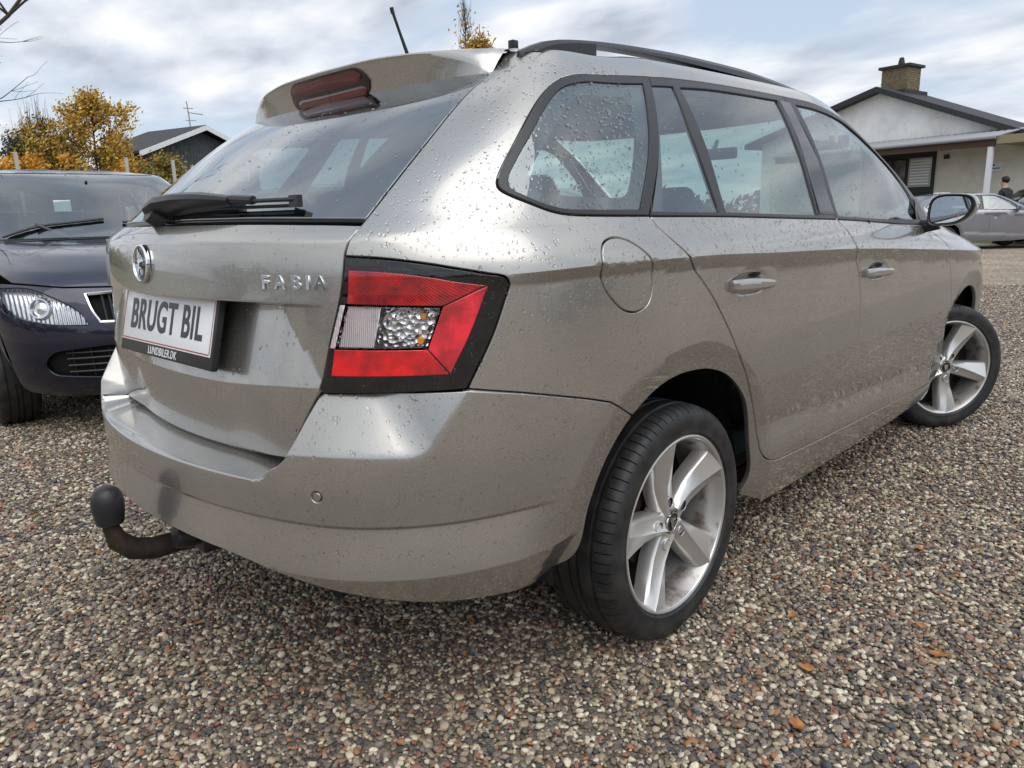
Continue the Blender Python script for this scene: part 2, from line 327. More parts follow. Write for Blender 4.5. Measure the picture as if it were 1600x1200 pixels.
# ------------------------------------------------------------------ panels cut out of the body surface
def spl(pts,step=.012,closed=False):
    """smooth line through pts; a point with a third value is a corner"""
    P=[tuple(map(float,p[:2])) for p in pts]; c=[len(p)>2 for p in pts]; n=len(P); out=[]
    for i in range(n if closed else n-1):
        p1=np.array(P[i]);p2=np.array(P[(i+1)%n])
        p0=np.array(P[i-1]) if (not c[i] and (closed or i>0)) else 2*p1-p2
        p3=np.array(P[(i+2)%n]) if (not c[(i+1)%n] and (closed or i<n-2)) else 2*p2-p1
        # centripetal-ish: tangents limited by the segment length
        l=np.linalg.norm(p2-p1); 
        if l<1e-6: continue
        m1=(p2-p0); m2=(p3-p1); m1=m1/max(np.linalg.norm(m1),1e-9)*l; m2=m2/max(np.linalg.norm(m2),1e-9)*l
        k=max(1,int(math.ceil(l/step)))
        for j in range(k):
            t=j/k; out.append((2*t**3-3*t*t+1)*p1+(t**3-2*t*t+t)*m1+(-2*t**3+3*t*t)*p2+(t**3-t*t)*m2)
    if not closed: out.append(np.array(P[-1]))
    return np.array(out)
def inside(poly,x,y):
    r=np.zeros(np.shape(x),bool); n=len(poly); px,py=poly[:,0],poly[:,1]
    for i in range(n):
        j=(i+1)%n; a=(py[i]>y)!=(py[j]>y)
        if a.any():
            xi=px[i]+(y-py[i])*(px[j]-px[i])/(py[j]-py[i]+1e-15); r^=a&(x<xi)
    return r
def bdist(poly,x,y):
    d=np.full(len(x),9.0)
    A=poly; B=np.roll(poly,-1,0)
    for a,b in zip(A,B):
        ab=b-a; l=max(ab@ab,1e-12); t=np.clip(((x-a[0])*ab[0]+(y-a[1])*ab[1])/l,0,1); d=np.minimum(d,(x-a[0]-t*ab[0])**2+(y-a[1]-t*ab[1])**2)
    return np.sqrt(d)
def area(p): return .5*np.sum(p[:,0]*np.roll(p[:,1],-1)-np.roll(p[:,0],-1)*p[:,1])
def offset(p,d):   # inward for a counter-clockwise ring, outward for a clockwise ring (both shrink the material)
    e=np.roll(p,-1,0)-p; e/=np.maximum(np.linalg.norm(e,axis=1,keepdims=True),1e-9); nn=np.stack([-e[:,1],e[:,0]],1)
    m=nn+np.roll(nn,1,0); m/=np.maximum(np.linalg.norm(m,axis=1,keepdims=True),1e-9); c=np.clip((m*nn).sum(1),.5,1)
    return p+m*(d/c)[:,None]
SCALE=(1,1,1)
def panel(name,outer,m,parent,D=None,holes=(),off=0.0,gap=.002,depth=.016,step=.02,extra=(),side=1,flat=False):
    rings=[outer]+list(holes); R=[]
    for i,rg in enumerate(rings):
        rg=np.asarray(rg,float); a=area(rg)
        if (a<0)==(i==0): rg=rg[::-1]
        R.append(rg)
    r1=[offset(r,gap+.0016) if gap else r for r in R]
    lo=r1[0].min(0); hi=r1[0].max(0)
    gx,gy=np.meshgrid(np.arange(lo[0]+step/2,hi[0],step),np.arange(lo[1]+step/2,hi[1],step)); gx=gx+((np.arange(gx.shape[0])%2)*step/2)[:,None]
    pts=np.stack([gx.ravel(),gy.ravel()],1)
    if len(extra):
        E_=np.concatenate([np.asarray(e) for e in extra]); cs=step*.42
        occ=set(map(tuple,np.floor(E_/cs).astype(int)))
        kk=np.array([not any((i+a,j+b) in occ for a in (-1,0,1) for b in (-1,0,1)) for i,j in np.floor(pts/cs).astype(int)])
        pts=np.concatenate([pts[kk],E_])
    k=inside(r1[0],pts[:,0],pts[:,1])
    for h in r1[1:]: k&=~inside(h,pts[:,0],pts[:,1])
    pts=pts[k]; dd=np.full(len(pts),9.)
    for h in r1: dd=np.minimum(dd,bdist(h,pts[:,0],pts[:,1]))
    pts=pts[dd>min(step*.35,.004)]
    vs=[];ed=[];base_n=0
    for h in r1:
        n=len(h); vs+=[Vector(q) for q in h]; ed+=[(base_n+i,base_n+(i+1)%n) for i in range(n)]; base_n+=n
    vs+=[Vector(q) for q in pts]
    ov,oe,of,orig,_,_=delaunay_2d_cdt(vs,ed,[],0,1e-7)
    ov=np.array([tuple(v) for v in ov]); of=[tuple(f) for f in of]
    fa=np.array(of); cc=ov[fa].mean(1); k=inside(r1[0],cc[:,0],cc[:,1])
    for h in r1[1:]: k&=~inside(h,cc[:,0],cc[:,1])
    fa=fa[k]; A2=(ov[fa[:,1]]-ov[fa[:,0]]); B2=(ov[fa[:,2]]-ov[fa[:,0]]); cr_=A2[:,0]*B2[:,1]-A2[:,1]*B2[:,0]
    fa=fa[np.abs(cr_)>1e-10]
    fn=lambda U,v: surf(U,v,D,off)
    V=fn(ov[:,0],ov[:,1]); NN=normal(ov[:,0],ov[:,1],fn)
    verts=list(V); norms=list(NN); faces=[tuple(f) for f in fa]
    # face orientation: outward normal
    f0=fa; g=np.cross(V[f0[:,1]]-V[f0[:,0]],V[f0[:,2]]-V[f0[:,0]]); s_=(g*NN[f0[:,0]]).sum(1)
    faces=[tuple(f) if s>0 else tuple(f[::-1]) for f,s in zip(f0,s_)]
    # index of input vertices in the output
    idx={}
    for i,o_ in enumerate(orig):
        for j in o_: idx[j]=i
    if gap and depth:
        b=0
        for h,rg in zip(r1,R):
            n=len(h); ring1=[idx.get(b+i) for i in range(n)]; b+=n
            g2=offset(rg,gap); P2=fn(g2[:,0],g2[:,1]); N2=normal(g2[:,0],g2[:,1],fn); P1=fn(h[:,0],h[:,1])
            t=P2-P1; t/=np.maximum(np.linalg.norm(t,axis=1,keepdims=True),1e-9)
            i2=len(verts); verts+=list(P2-N2*.0014); nn=N2*.55+t; norms+=list(nn/np.linalg.norm(nn,axis=1,keepdims=True))
            i3=len(verts); verts+=list(P2-N2*depth); norms+=list(t)
            for i in range(n):
                j=(i+1)%n
                if ring1[i] is None or ring1[j] is None or ring1[i]==ring1[j]: continue
                faces.append((ring1[i],i2+i,i2+j,ring1[j])); faces.append((i2+i,i3+i,i3+j,i2+j))
    verts=np.array(verts); norms=np.array(norms)
    if side<0: verts=verts*[-1,1,1]; norms=norms*[-1,1,1]; faces=[f[::-1] for f in faces]
    return new_obj(name,verts,faces,m,parent,True,norms)
def rows(fv,u0,u1,ds=(-.012,-.004,-.001,.001,.004),step=.02,fn=None):
    U=np.arange(u0,u1,step); return np.concatenate([np.stack([U,(fv(U) if callable(fv) else np.full(len(U),fv))+d],1) for d in ds])
def U_of(y,v):
    U=np.linspace(Y0F,Y0F+LF,400); Y=base(U,np.full(400,v))[:,1]; return float(np.interp(y,Y,U))
C3=1
# ---- outlines in (U,v) of the body surface
ARCH=[(.356,.262),(.372,.330),(.345,.434),(.288,.562),(.192,.644),(.095,.682),(.012,.692),(-.06,.689),(-.125,.671),(-.189,.633,C3)]
ARCH_B=[(-.189,.633,C3),(-.226,.594),(-.264,.528),(-.288,.447),(-.300,.375),(-.325,.315),(-.355,.290,C3)]
LAMP=[(-.731,.998,C3),(-.664,.993),(-.598,.983),(-.547,.972),(-.500,.961),(-.478,.955),(-.469,.942),(-.474,.922),(-.497,.85),(-.537,.757,C3),(-.578,.755),(-.633,.753),(-.69,.751),(-.753,.749),(-.794,.748,C3),(-.773,.835),(-.749,.918)]
SEAM_D=[(-.660,1.445,C3),(-.672,1.40),(-.690,1.362),(-.692,1.30),(-.702,1.208),(-.707,1.12),(-.714,1.056),(-.720,1.026),(-.727,1.009),(-.731,.998,C3)]
QWIN=[(-.448,1.354),(-.392,1.364),(-.212,1.3715),(.022,1.371,C3),(-.133,1.062),(-.137,1.054,C3),(-.237,1.056),(-.342,1.06),(-.385,1.067),(-.436,1.084),(-.487,1.103),(-.506,1.115),(-.514,1.132),(-.516,1.173),(-.511,1.243),(-.499,1.305),(-.482,1.338)]
QGLASS=[(-.428,1.333),(-.39,1.342),(-.337,1.3475),(-.047,1.352,C3),(-.164,1.068,C3),(-.344,1.071),(-.390,1.078),(-.448,1.098),(-.480,1.112),(-.492,1.126),(-.494,1.156),(-.489,1.208),(-.473,1.283),(-.455,1.320)]
QFRIT=[(-.395,1.307),(-.37,1.317),(-.17,1.322),(-.145,1.315),(-.143,1.302),(-.192,1.115),(-.205,1.098),(-.23,1.094),(-.38,1.100),(-.449,1.114),(-.458,1.128),(-.454,1.174),(-.425,1.271)]
DOORC=[(-.133,1.052,C3),(-.097,1.003),(-.062,.971),(-.040,.953,C3),(.013,.912),(.068,.862),(.121,.803),(.202,.708),(.263,.640),(.328,.541),(.383,.430),(.397,.396),(.421,.370),(.46,.358),(.50,.353,C3)]
DOORB_R=[(.838,1.028,C3),(.916,.934,C3),(.985,.85),(1.012,.75),(1.015,.612),(1.012,.50),(1.012,.428),(1.014,.334,C3)]
DBOT_R=[(.50,.353,C3),(.70,.344),(1.014,.334,C3)]
DBOT_F=[(1.014,.334,C3),(1.34,.320),(1.60,.308),(1.68,.300),(1.705,.320),(1.708,.36,C3)]
DOORF=[(1.708,.36,C3),(1.70,.46),(1.685,.56),(1.655,.744),(1.648,.85),(1.645,.882,C3),(1.628,.925),(1.602,.973),(1.62,.99,C3)]
BELT_R=[(-.133,1.053,C3),(.165,1.047),(.50,1.037),(.838,1.027,C3)]
BELT_F=[(.838,1.027,C3),(1.10,1.015),(1.40,1.000),(1.62,.99,C3)]
TOP_R=[(.022,1.371,C3),(.06,1.3705),(.282,1.376),(.513,1.379),(.82,1.380,C3)]
TOP_F=[(.82,1.380,C3),(1.08,1.379),(1.40,1.374),(1.60,1.360),(1.72,1.335),(1.80,1.279),(1.845,1.194),(1.85,1.119),(1.835,1.06),(1.80,1.005,C3)]
RGLASS=[(.201,1.352,C3),(.375,1.359),(.756,1.362,C3),(.735,1.232),(.716,1.042,C3),(.183,1.058,C3)]
RFIX=[(.0,1.348,C3),(.169,1.351,C3),(.142,1.224),(.148,1.058,C3),(-.122,1.064,C3)]
FGLASS=[(.885,1.359,C3),(1.083,1.357),(1.40,1.350),(1.56,1.334),(1.672,1.292),(1.745,1.238),(1.775,1.171),(1.765,1.110),(1.66,1.012,C3),(1.30,1.020),(.866,1.037,C3)]
BSEAM=[(-.537,.757,C3),(-.443,.738),(-.333,.707),(-.266,.684,C3),(-.189,.633,C3)]
FUEL=[(-.299,.985),(-.283,1.004),(-.255,1.011),(-.226,1.003),(-.200,.986),(-.176,.962),(-.161,.936),(-.160,.903),(-.170,.877),(-.190,.865),(-.214,.862),(-.24,.870),(-.265,.890),(-.285,.915),(-.297,.941),(-.303,.962)]
def closed(*segs):
    out=[]
    for s in segs:
        s=np.asarray(s)
        if len(s)==0: continue
        if out and np.linalg.norm(out[-1][-1]-s[0])<1e-3: s=s[1:]
        out.append(s)
    o=np.concatenate(out)
    if np.linalg.norm(o[0]-o[-1])<1e-3: o=o[:-1]
    return o
def arc_front():
    pts=[]
    for a in np.linspace(-8,188,30):
        y=2.47-.392*math.cos(rad(a)); z=.300+.390*math.sin(rad(a))
        pts.append((U_of(y,z),z))
    return np.array(pts)
def interior_pts():
    hp=[]
    for a0,a1,b0,b1 in ((.12,.375,.843,.925),(1.0,1.225,.813,.893)):
        x_,y_=np.meshgrid(np.arange(a0,a1,.0065),np.arange(b0,b1,.0065)); hp.append(np.stack([x_.ravel(),y_.ravel()],1))
    return hp+[rows(fVC,-.75,2.6,(-.034,-.026,-.018,-.009,-.003,-.0006,.0006,.003,.01)), rows(fDC,.3,1.75,(-.012,-.003,-.0006,.0006,.003,.012,.03),step=.02),
            np.array([(cx+r_*math.cos(t)*1.0,.305+r_*math.sin(t)) for cx in (-.015,) for r_ in (.40,.43,.452,.457,.4585,.463,.475) for t in np.linspace(-.1,3.3,110)])]
def build_body(paint_m,parent,sides=(1,-1),step=.02,main=True):
    ex=interior_pts() if main else []
    st=step
    af=arc_front(); SB=.205
    for sd_ in sides:
        s=lambda p: spl(p,st*.6)
        arch=s(ARCH)
        fa0=af[0]
        sill=np.array([(1.70,.235),(1.4,.215),(.95,.205),(.50,.215),(.356,.262)])
        # side frame: rear quarter, roof edge, pillars and sill in one pressing
        top=spl([(1.55,1.43,C3),(1.2,1.445),(.6,1.449),(0,1.449),(-.4,1.447),(-.66,1.445,C3)],st*1.2)
        apil=spl([(1.99,1.0,C3),(2.02,1.06),(2.0,1.12),(1.96,1.20),(1.90,1.28),(1.80,1.345),(1.68,1.395),(1.55,1.43,C3)],st)
        doorline=closed(s(DOORC),s(DBOT_R),s(DBOT_F))
        frame=closed(top,s(SEAM_D),s(LAMP[:10]),s(BSEAM),arch[::-1],sill[::-1][1:],np.array([(1.722,.30),(1.722,.36)]),s(DBOT_F)[::-1],s(DBOT_R)[::-1],s(DOORC)[::-1],s(QWIN[5::-1])[:0])
        # windows ring: from belt of door C seam round the quarter window, then door tops
        qw=spl(QWIN+[QWIN[0]],st*.5,False); qw=spl(QWIN,st*.5,True)
        i0=int(np.argmin(np.abs(qw-np.array((-.137,1.054))).sum(1))); i1=int(np.argmin(np.abs(qw-np.array((.022,1.371))).sum(1)))
        # walk from i0 onward (through the left side) to i1
        walk=[]; i=i0
        while i!=i1: walk.append(qw[i]); i=(i+1)%len(qw)
        walk.append(qw[i1]); walk=np.array(walk)
        frame=closed(frame,walk,s(TOP_R),s(TOP_F),np.array([(1.99,1.0)]),apil)
        fu=spl(FUEL,.008,True)
        panel('side_frame',frame,paint_m,parent,D_body,holes=[fu] if sd_>0 and main else [],gap=.0018,step=st,extra=ex,side=sd_)
        if sd_>0 and main: panel('fuel_flap',fu,paint_m,parent,D_body,gap=.0018,step=.012,extra=ex)
        rd=closed(s(BELT_R),s(DOORB_R),s(DBOT_R)[::-1],s(DOORC)[::-1])
        door1=panel('rear_door',rd,paint_m,parent,D_body,gap=.0018,step=st,extra=ex,side=sd_)
        fd=closed(s(BELT_F),s(DOORF)[::-1],s(DBOT_F)[::-1],s(DOORB_R)[::-1])
        door2=panel('front_door',fd,paint_m,parent,D_body,gap=.0018,step=st,extra=ex,side=sd_)
        # window surrounds and glass
        qg=spl(QGLASS,st*.5,True); qf=spl(QFRIT,st*.5,True)
        panel('window_seal',qw,M['seal'],parent,None,holes=[qg],off=.0015,gap=.001,depth=.008,step=st,side=sd_)
        panel('quarter_window',qg,M['glass'],parent,None,off=-.002,gap=0,step=st*1.5,side=sd_)
        panel('window_border',qg,M['black_gloss'],parent,None,holes=[qf],off=-.006,gap=0,step=st,side=sd_)
        rs=closed(walk[:0].reshape(0,2),s(TOP_R),np.array([(.85,1.20),(.838,1.027)]),s(BELT_R)[::-1],np.array([(-.127,1.064)])) 
        rg=s(RGLASS+[RGLASS[0]])[:-1]; rf=s(RFIX+[RFIX[0]])[:-1]
        panel('door_window_frame',rs,M['seal'],door1,None,holes=[rg,rf],off=.001,gap=.001,depth=.012,step=st,side=sd_)
        panel('window_pane',rg,M['glass'],door1,None,off=-.004,gap=0,step=st*1.5,side=sd_)
        panel('window_pane',rf,M['glass'],door1,None,off=-.003,gap=0,step=st*1.5,side=sd_)
        panel('window_border',np.array([(.0,1.348),(.035,1.349),(.02,1.335),(-.078,1.072),(-.07,1.062),(-.122,1.064)]),M['black_gloss'],door1,None,off=-.006,gap=0,step=st,side=sd_)
        panel('pillar_trim',np.array([(.766,1.364),(.842,1.363),(.845,1.2),(.838,1.04),(.726,1.043),(.745,1.2)]),M['black_gloss'],door1,None,off=.0035,gap=.001,depth=.006,step=st,side=sd_)
        fs=closed(s(TOP_F),s(BELT_F)[::-1],np.array([(.85,1.20)]))
        fg=s(FGLASS+[FGLASS[0]])[:-1]
        panel('door_window_frame',fs,M['black_satin'],door2,None,holes=[fg],off=.001,gap=.001,depth=.012,step=st,side=sd_)
        panel('window_pane',fg,M['glass'],door2,None,off=-.004,gap=0,step=st*1.5,side=sd_)
        # front wing
        wing=closed(np.array([(1.62,.992),(1.80,.992),(2.0,.99),(2.13,.985),(2.17,.95),(2.17,.90),(2.15,.84),(2.11,.78),(2.07,.62)]),af[::-1],np.array([(1.722,.30),(1.722,.36)]),s(DOORF)[1:])
        panel('front_wing',wing,paint_m,parent,D_body,gap=.0018,step=st,extra=ex,side=sd_)
    # rest of the front (symmetric, runs over the middle)
    UF=Y0F+LF
    mir=lambda p: np.concatenate([p,np.stack([2*UF-p[::-1,0],p[::-1,1]],1)])
    hood=closed(mir(np.array([(2.13,.985),(2.3,.992),(2.7,.996),(3.2,.998)])),mir(np.array([(2.17,.95),(2.17,.90),(2.16,.84),(2.22,.80),(2.5,.775),(2.9,.765),(3.2,.762)]))[::-1][:])
    a=np.array([(2.13,.985),(2.3,.992),(2.7,.996),(3.2,.998)]); b=np.array([(2.17,.95),(2.17,.90),(2.16,.84),(2.22,.80),(2.5,.775),(2.9,.765),(3.2,.762)])
    hood=np.concatenate([mir(a),np.stack([2*UF-b[:,0],b[:,1]],1),b[::-1]])
    panel('bonnet',hood,paint_m,parent,None,step=st*1.3,gap=.003)
    wa=spl([(2.0,1.012,C3),(2.035,1.06),(2.015,1.12),(1.975,1.20),(1.915,1.28),(1.815,1.345),(1.70,1.39),(1.60,1.440,C3)],st)
    ws=np.concatenate([wa,np.stack([np.linspace(1.7,2*UF-1.7,50),np.full(50,1.443)],1),np.stack([2*UF-wa[::-1,0],wa[::-1,1]],1),np.stack([np.linspace(2*UF-2.1,2.1,40),np.full(40,1.010)],1)])
    panel('windscreen',ws,M['glass'],parent,None,off=-.002,gap=0,step=st*2)
    panel('cowl',np.array([(2.05,.986),(2.3,.9925),(2*UF-2.3,.9925),(2*UF-2.05,.986),(2*UF-2.05,1.012),(2.05,1.012)]),M['black_satin'],parent,None,off=-.004,gap=0,step=.03)
    lamp=spl([(2.125,.775,C3),(2.11,.71),(2.17,.645),(2.36,.600),(2.60,.588,C3),(2.56,.650),(2.45,.715),(2.30,.772)],.012,True)
    lampm=np.stack([2*UF-lamp[:,0],lamp[:,1]],1)
    grl=spl([(2.68,.60,C3),(2.64,.66),(2.62,.735,C3),(3.3,.745),(2*UF-2.62,.735,C3),(2*UF-2.64,.66),(2*UF-2.68,.60,C3),(3.3,.585)],.02,True)
    lgr=spl([(2.36,.34),(2.30,.40),(2.40,.465),(3.3,.48),(2*UF-2.40,.465),(2*UF-2.30,.40),(2*UF-2.36,.34),(3.3,.31)],.02,True)
    c=np.array([(2.07,.62),(2.11,.78)]); d=np.array([(2.16,.80),(2.22,.796),(2.5,.771),(2.9,.761),(3.2,.758)])
    low=np.array([(3.2,.20),(2.7,.20),(2.3,.21),(2.08,.24),(af[-1][0],.262)])
    up=np.concatenate([c,d]); arch_f=af[::-1][:12]
    arch_f=af[af[:,0]>2.0][::-1]
    fb=np.concatenate([mir(up),np.stack([2*UF-low[::-1,0],low[::-1,1]],1),low])
    panel('front_bumper',fb,paint_m,parent,None,holes=[lamp,lampm,grl,lgr],off=.003,step=st*1.3)
    for l in (lamp,lampm):
        hl=panel('headlamp',l,M['clear'],parent,None,off=.004,gap=.001,depth=.004,step=st)
        rf_=panel('lamp_reflector',l,M['bowl'],hl,None,off=-.03,gap=.002,depth=-.03,step=st)
        cx_=np.mean(l[:,0]); sg_=1 if cx_<UF else -1; c0=surf(np.array([cx_-.02*sg_]),np.array([.682]),None,-.02)[0]; g=MB()
        n_v=Vector(normal(np.array([cx_]),np.array([.68]))[0]); ax_=n_v.orthogonal().normalized(); ay_=n_v.cross(ax_)
        for r0_,h0_,r1_,h1_ in ((.058,-.012,.050,.012),(.050,.012,.044,.012),(.044,.012,.030,-.006),(.030,-.006,.0005,.004)):
            v=[Vector(c0)+(ax_*math.cos(t)+ay_*math.sin(t))*r+n_v*h for r,h in ((r0_,h0_),(r1_,h1_)) for t in np.linspace(0,2*math.pi,25)[:-1]]; g.add(v,[(k,(k+1)%24,(k+1)%24+24,k+24) for k in range(24)])
        g.build('projector_bowl',M['chrome'],hl)
    gr=panel('grille',grl,M['black_matt'],parent,None,off=-.03,gap=0,step=.04)
    ctr=surf(np.array([UF]),np.array([.66]))[0]
    g=MB(); 
    for i in range(-11,12):
        u=UF+i*.052; p0,p1=surf(np.array([u,u]),np.array([.60,.735]),None,-.008); g.tube([p0,(p0+p1)/2,p1],.007,6)
    g.build('grille_bar',M['black_satin'],gr)
    g=MB(); ring=surf(grl[:,0],grl[:,1],None,.004); g.tube(list(ring)+[ring[0],ring[1]],.009,6); g.build('chrome_surround',M['chrome'],gr)
    lg=panel('lower_grille',lgr,M['black_matt'],parent,None,off=-.03,gap=0,step=.04)
    g=MB()
    for v_ in (.35,.385,.42,.45):
        uu=np.linspace(2.42,2*UF-2.42,24); g.tube(list(surf(uu,np.full(24,v_),None,-.012)),.005,5)
    for i in range(-7,8):
        u=UF+i*.12; g.tube(list(surf(np.array([u,u]),np.array([.325,.47]),None,-.013)),.004,5)
    g.build('grille_bar',M['black_satin'],lg)
    # roof
    vv=np.concatenate([np.linspace(1.4445,1.50,5),np.linspace(1.53,1.9,9)]); uu=np.concatenate([np.linspace(UC,Y0R,36),np.linspace(Y0R,Y0F,14)[1:],np.linspace(Y0F,UF,36)[1:]])
    G=[];NNn=[]; full=np.concatenate([uu,2*UF-uu[::-1][1:]]) 
    ring=np.concatenate([uu,(2*UF-uu[::-1])[1:]])
    UU_,VV_=np.meshgrid(ring,vv,indexing='ij'); Pq=base(UU_,VV_); Nq=normal(UU_,VV_); Nq[:,-1]=(0,0,1); n0,n1_=Pq.shape[:2]
    fs_=[(i*n1_+j,(i+1)*n1_+j,(i+1)*n1_+j+1,i*n1_+j+1) for i in range(n0-1) for j in range(n1_-1)]
    # the ring runs rear centre -> right -> front centre -> left
    new_obj('roof',Pq.reshape(-1,3),fs_,paint_m,parent,True,Nq.reshape(-1,3))
    inner=new_obj('headlining',(Pq-Nq*.035-np.array([0,0,.01])).reshape(-1,3),[f[::-1] for f in fs_],M['lining'],parent,True)
    return af
# ------------------------------------------------------------------ wheels
def ellring(n,f): return [f(2*math.pi*k/n) for k in range(n)]
def make_wheel(phase,detail=True):
    """wheel centred on its hub, outer face towards +X, spinning axis X"""
    out=[]
    # tyre
    prof=[(-.095,.229,0),(-.107,.262,0),(-.100,.287,0),(-.086,.2975,1),(-.066,.3005,1),(-.058,.3007,0),(-.055,.294,0),(-.050,.294,0),(-.047,.3015,0),(-.018,.302,0),(-.015,.295,0),(-.010,.295,0),(-.007,.3022,0),(.007,.3022,0),(.010,.295,0),(.015,.295,0),(.018,.302,0),(.047,.3015,0),(.050,.294,0),(.055,.294,0),(.058,.3007,.4),(.066,.3003,1),(.078,.2985,1),(.088,.2955,1),(.096,.290,.8),(.1015,.283,0),(.1055,.272,0),(.1062,.262,0),(.1052,.250,0),(.1025,.240,0),(.1030,.2345,0),(.0985,.230,0),(.094,.2275,0)]
    A=[]
    nb=76 if detail else 1
    if detail:
        for k in range(nb):
            t0=2*math.pi*k/nb; w=2*math.pi/nb
            jit=.06*math.sin(k*7.3)
            for fr,d in ((0,0),(.015,1),(.10,1),(.12,0),(.40+jit,0),(.70,0)): A.append((t0+fr*w,d))
    else: A=[(2*math.pi*k/64,0) for k in range(64)]
    v=[];f=[];n=len(A)
    for x,r,g in prof:
        for t,d in A:
            rr=r-.0065*d*g; xx=x-(.002*d*g if x>0 else -.002*d*g)
            if g and detail: rr+=.0004*math.sin(t*37)
            v.append((xx,rr*math.cos(t),rr*math.sin(t)))
    for i in range(len(prof)-1):
        for k in range(n): f.append((i*n+k,i*n+(k+1)%n,(i+1)*n+(k+1)%n,(i+1)*n+k))
    b=MB(); b.add(v,f); out.append(('tyre',b,'rubber'))
    # barrel and lip
    b=MB(); b.rev([(.094,.2275),(.0975,.2262),(.0985,.2235),(.096,.219),(.088,.214),(.05,.205),(-.02,.200),(-.09,.210),(-.095,.2275)],96); out.append(('rim_barrel',b,'alloy_dirty'))
    b=MB(); b.rev([(.0945,.2285),(.0985,.2268),(.0998,.2235),(.0975,.2188),(.094,.217)],96); out.append(('rim_lip',b,'alloy'))
    # spokes : five faceted, slightly twisted blades
    sp=MB()
    for s in range(5):
        a=phase+s*2*math.pi/5
        R_=[.030,.060,.10,.15,.195,.2195]
        secs=[]
        for r in R_:
            t=(r-.03)/.19
            hw=.0280+.0235*t**1.2                      # half width
            xf=.0745-.010*math.sin(min(1,t*1.3)*math.pi)*.6+.018*t**2        # height of the face
            ridge=-.10*hw+(.95*hw)*(.55-t)*1.0         # ridge wanders from one side to the other
            L0=[(-hw*1.02,xf-.045),(-hw,xf-.012),(-hw*.86,xf-.004),(ridge-.004,xf+.002),(ridge+.0025,xf+.0075),(ridge+.008,xf+.0055),(hw*.9,xf-.007),(hw,xf-.014),(hw*1.05,xf-.045)]
            secs.append([(x,r*math.cos(a)-w*math.sin(a),r*math.sin(a)+w*math.cos(a)) for w,x in L0])
        m=len(secs[0]); v=[p for s_ in secs for p in s_]; f=[]
        for i in range(len(secs)-1):
            for k in range(m-1): f.append((i*m+k,i*m+k+1,(i+1)*m+k+1,(i+1)*m+k))
        f.append(tuple(range(m))); f.append(tuple(range((len(secs)-1)*m,len(secs)*m)))
        b=MB(); b.add(v,f); out.append(('spoke',b,'alloy'))
        # wheel bolt well at the root of the spoke
        cy,cz=.0575*math.cos(a),.0575*math.sin(a)
        b=MB(); b.rev([(.060,.0001),(.060,.0128),(.0765,.0136),(.0772,.0146),(.0762,.0158),(.066,.0166)],20,0,(0,cy,cz)); b.mi=1; b.rev([(.0640,.0001),(.0640,.0127),(.0755,.0132)],20,0,(0,cy,cz)); b.rev([(.068,.0001),(.068,.007),(.061,.007)],6,0,(0,cy,cz)); out.append(('bolt_well',b,('alloy','black_matt')))
    b=MB(); b.rev([(.02,.052),(.066,.050),(.072,.043),(.074,.034),(.0735,.030)],48); out.append(('hub',b,'alloy'))
    b=MB(); b.rev([(.070,.0001),(.0745,.0001),(.0765,.018),(.0755,.0245)],40); b.mi=1; b.rev([(.0750,.0275),(.0785,.0262),(.0785,.0240),(.0755,.0232)],40); 
    # winged arrow in relief
    def rel(poly,x0,x1):
        Mx=Matrix(((0,0,1,x0),(1,0,0,0),(0,1,0,0),(0,0,0,1))); b.prism(poly,x1-x0,Mx)
    rel([(-.004,-.016),(.002,-.016),(.004,.004),(.013,.006),(.010,.010),(.002,.010),(-.006,.014),(-.010,.004),(-.007,-.004)],.0765,.0785)
    rel([(.006,-.012),(.010,-.010),(.010,.001),(.006,-.001)],.0765,.0785)
    out.append(('hub_cap',b,('black_gloss','chrome')))
    b=MB(); b.rev([(.012,.06),(.014,.128),(-.006,.128),(-.006,.07)],48); out.append(('brake_disc',b,'steel_rust'))
    b=MB(); b.rev([(-.02,.0001),(-.02,.2),(-.06,.205)],32); out.append(('background_disc',b,'black_matt'))  # black disc added behind the spokes to keep their gaps dark
    return out
def wheel(parent_car,loc,steer=0,phase=0,flip=False,detail=True,cache={}):
    key=(round(phase,3),detail)
    e=bpy.data.objects.new('wheel',None); S.collection.objects.link(e); e.parent=parent_car; e.location=loc; e.rotation_euler=(0,0,steer+(math.pi if flip else 0))
    if key not in cache:
        cache[key]=[]
        for nm,b,mm in make_wheel(phase,detail):
            o=b.build(nm,[M[x] for x in mm] if isinstance(mm,tuple) else M[mm],e,smooth=True); cache[key].append(o)
        for s_ in cache[key]:
            if s_.name.startswith(('tyre','rim')):
                pass
    else:
        for o in cache[key]:
            c=o.copy(); S.collection.objects.link(c); c.parent=e
    return e
def text_mesh(name,txt,m,parent,M4,size,extrude=.001,sx=1.0,offset_=0,space=1.0,bevel=0):
    cu=bpy.data.curves.new('lettering','FONT'); cu.body=txt; cu.size=size; cu.extrude=extrude; cu.align_x='CENTER'; cu.align_y='CENTER'; cu.offset=offset_; cu.space_character=space; cu.bevel_depth=bevel
    o=bpy.data.objects.new('tmp',cu); S.collection.objects.link(o); dg=bpy.context.evaluated_depsgraph_get(); me=bpy.data.meshes.new_from_object(o.evaluated_get(dg))
    bpy.data.objects.remove(o); me.transform(M4@Matrix.Diagonal((sx,1,1,1))); me.materials.clear(); me.materials.append(m)
    r=bpy.data.objects.new(name,me); S.collection.objects.link(r); r.parent=parent; return r
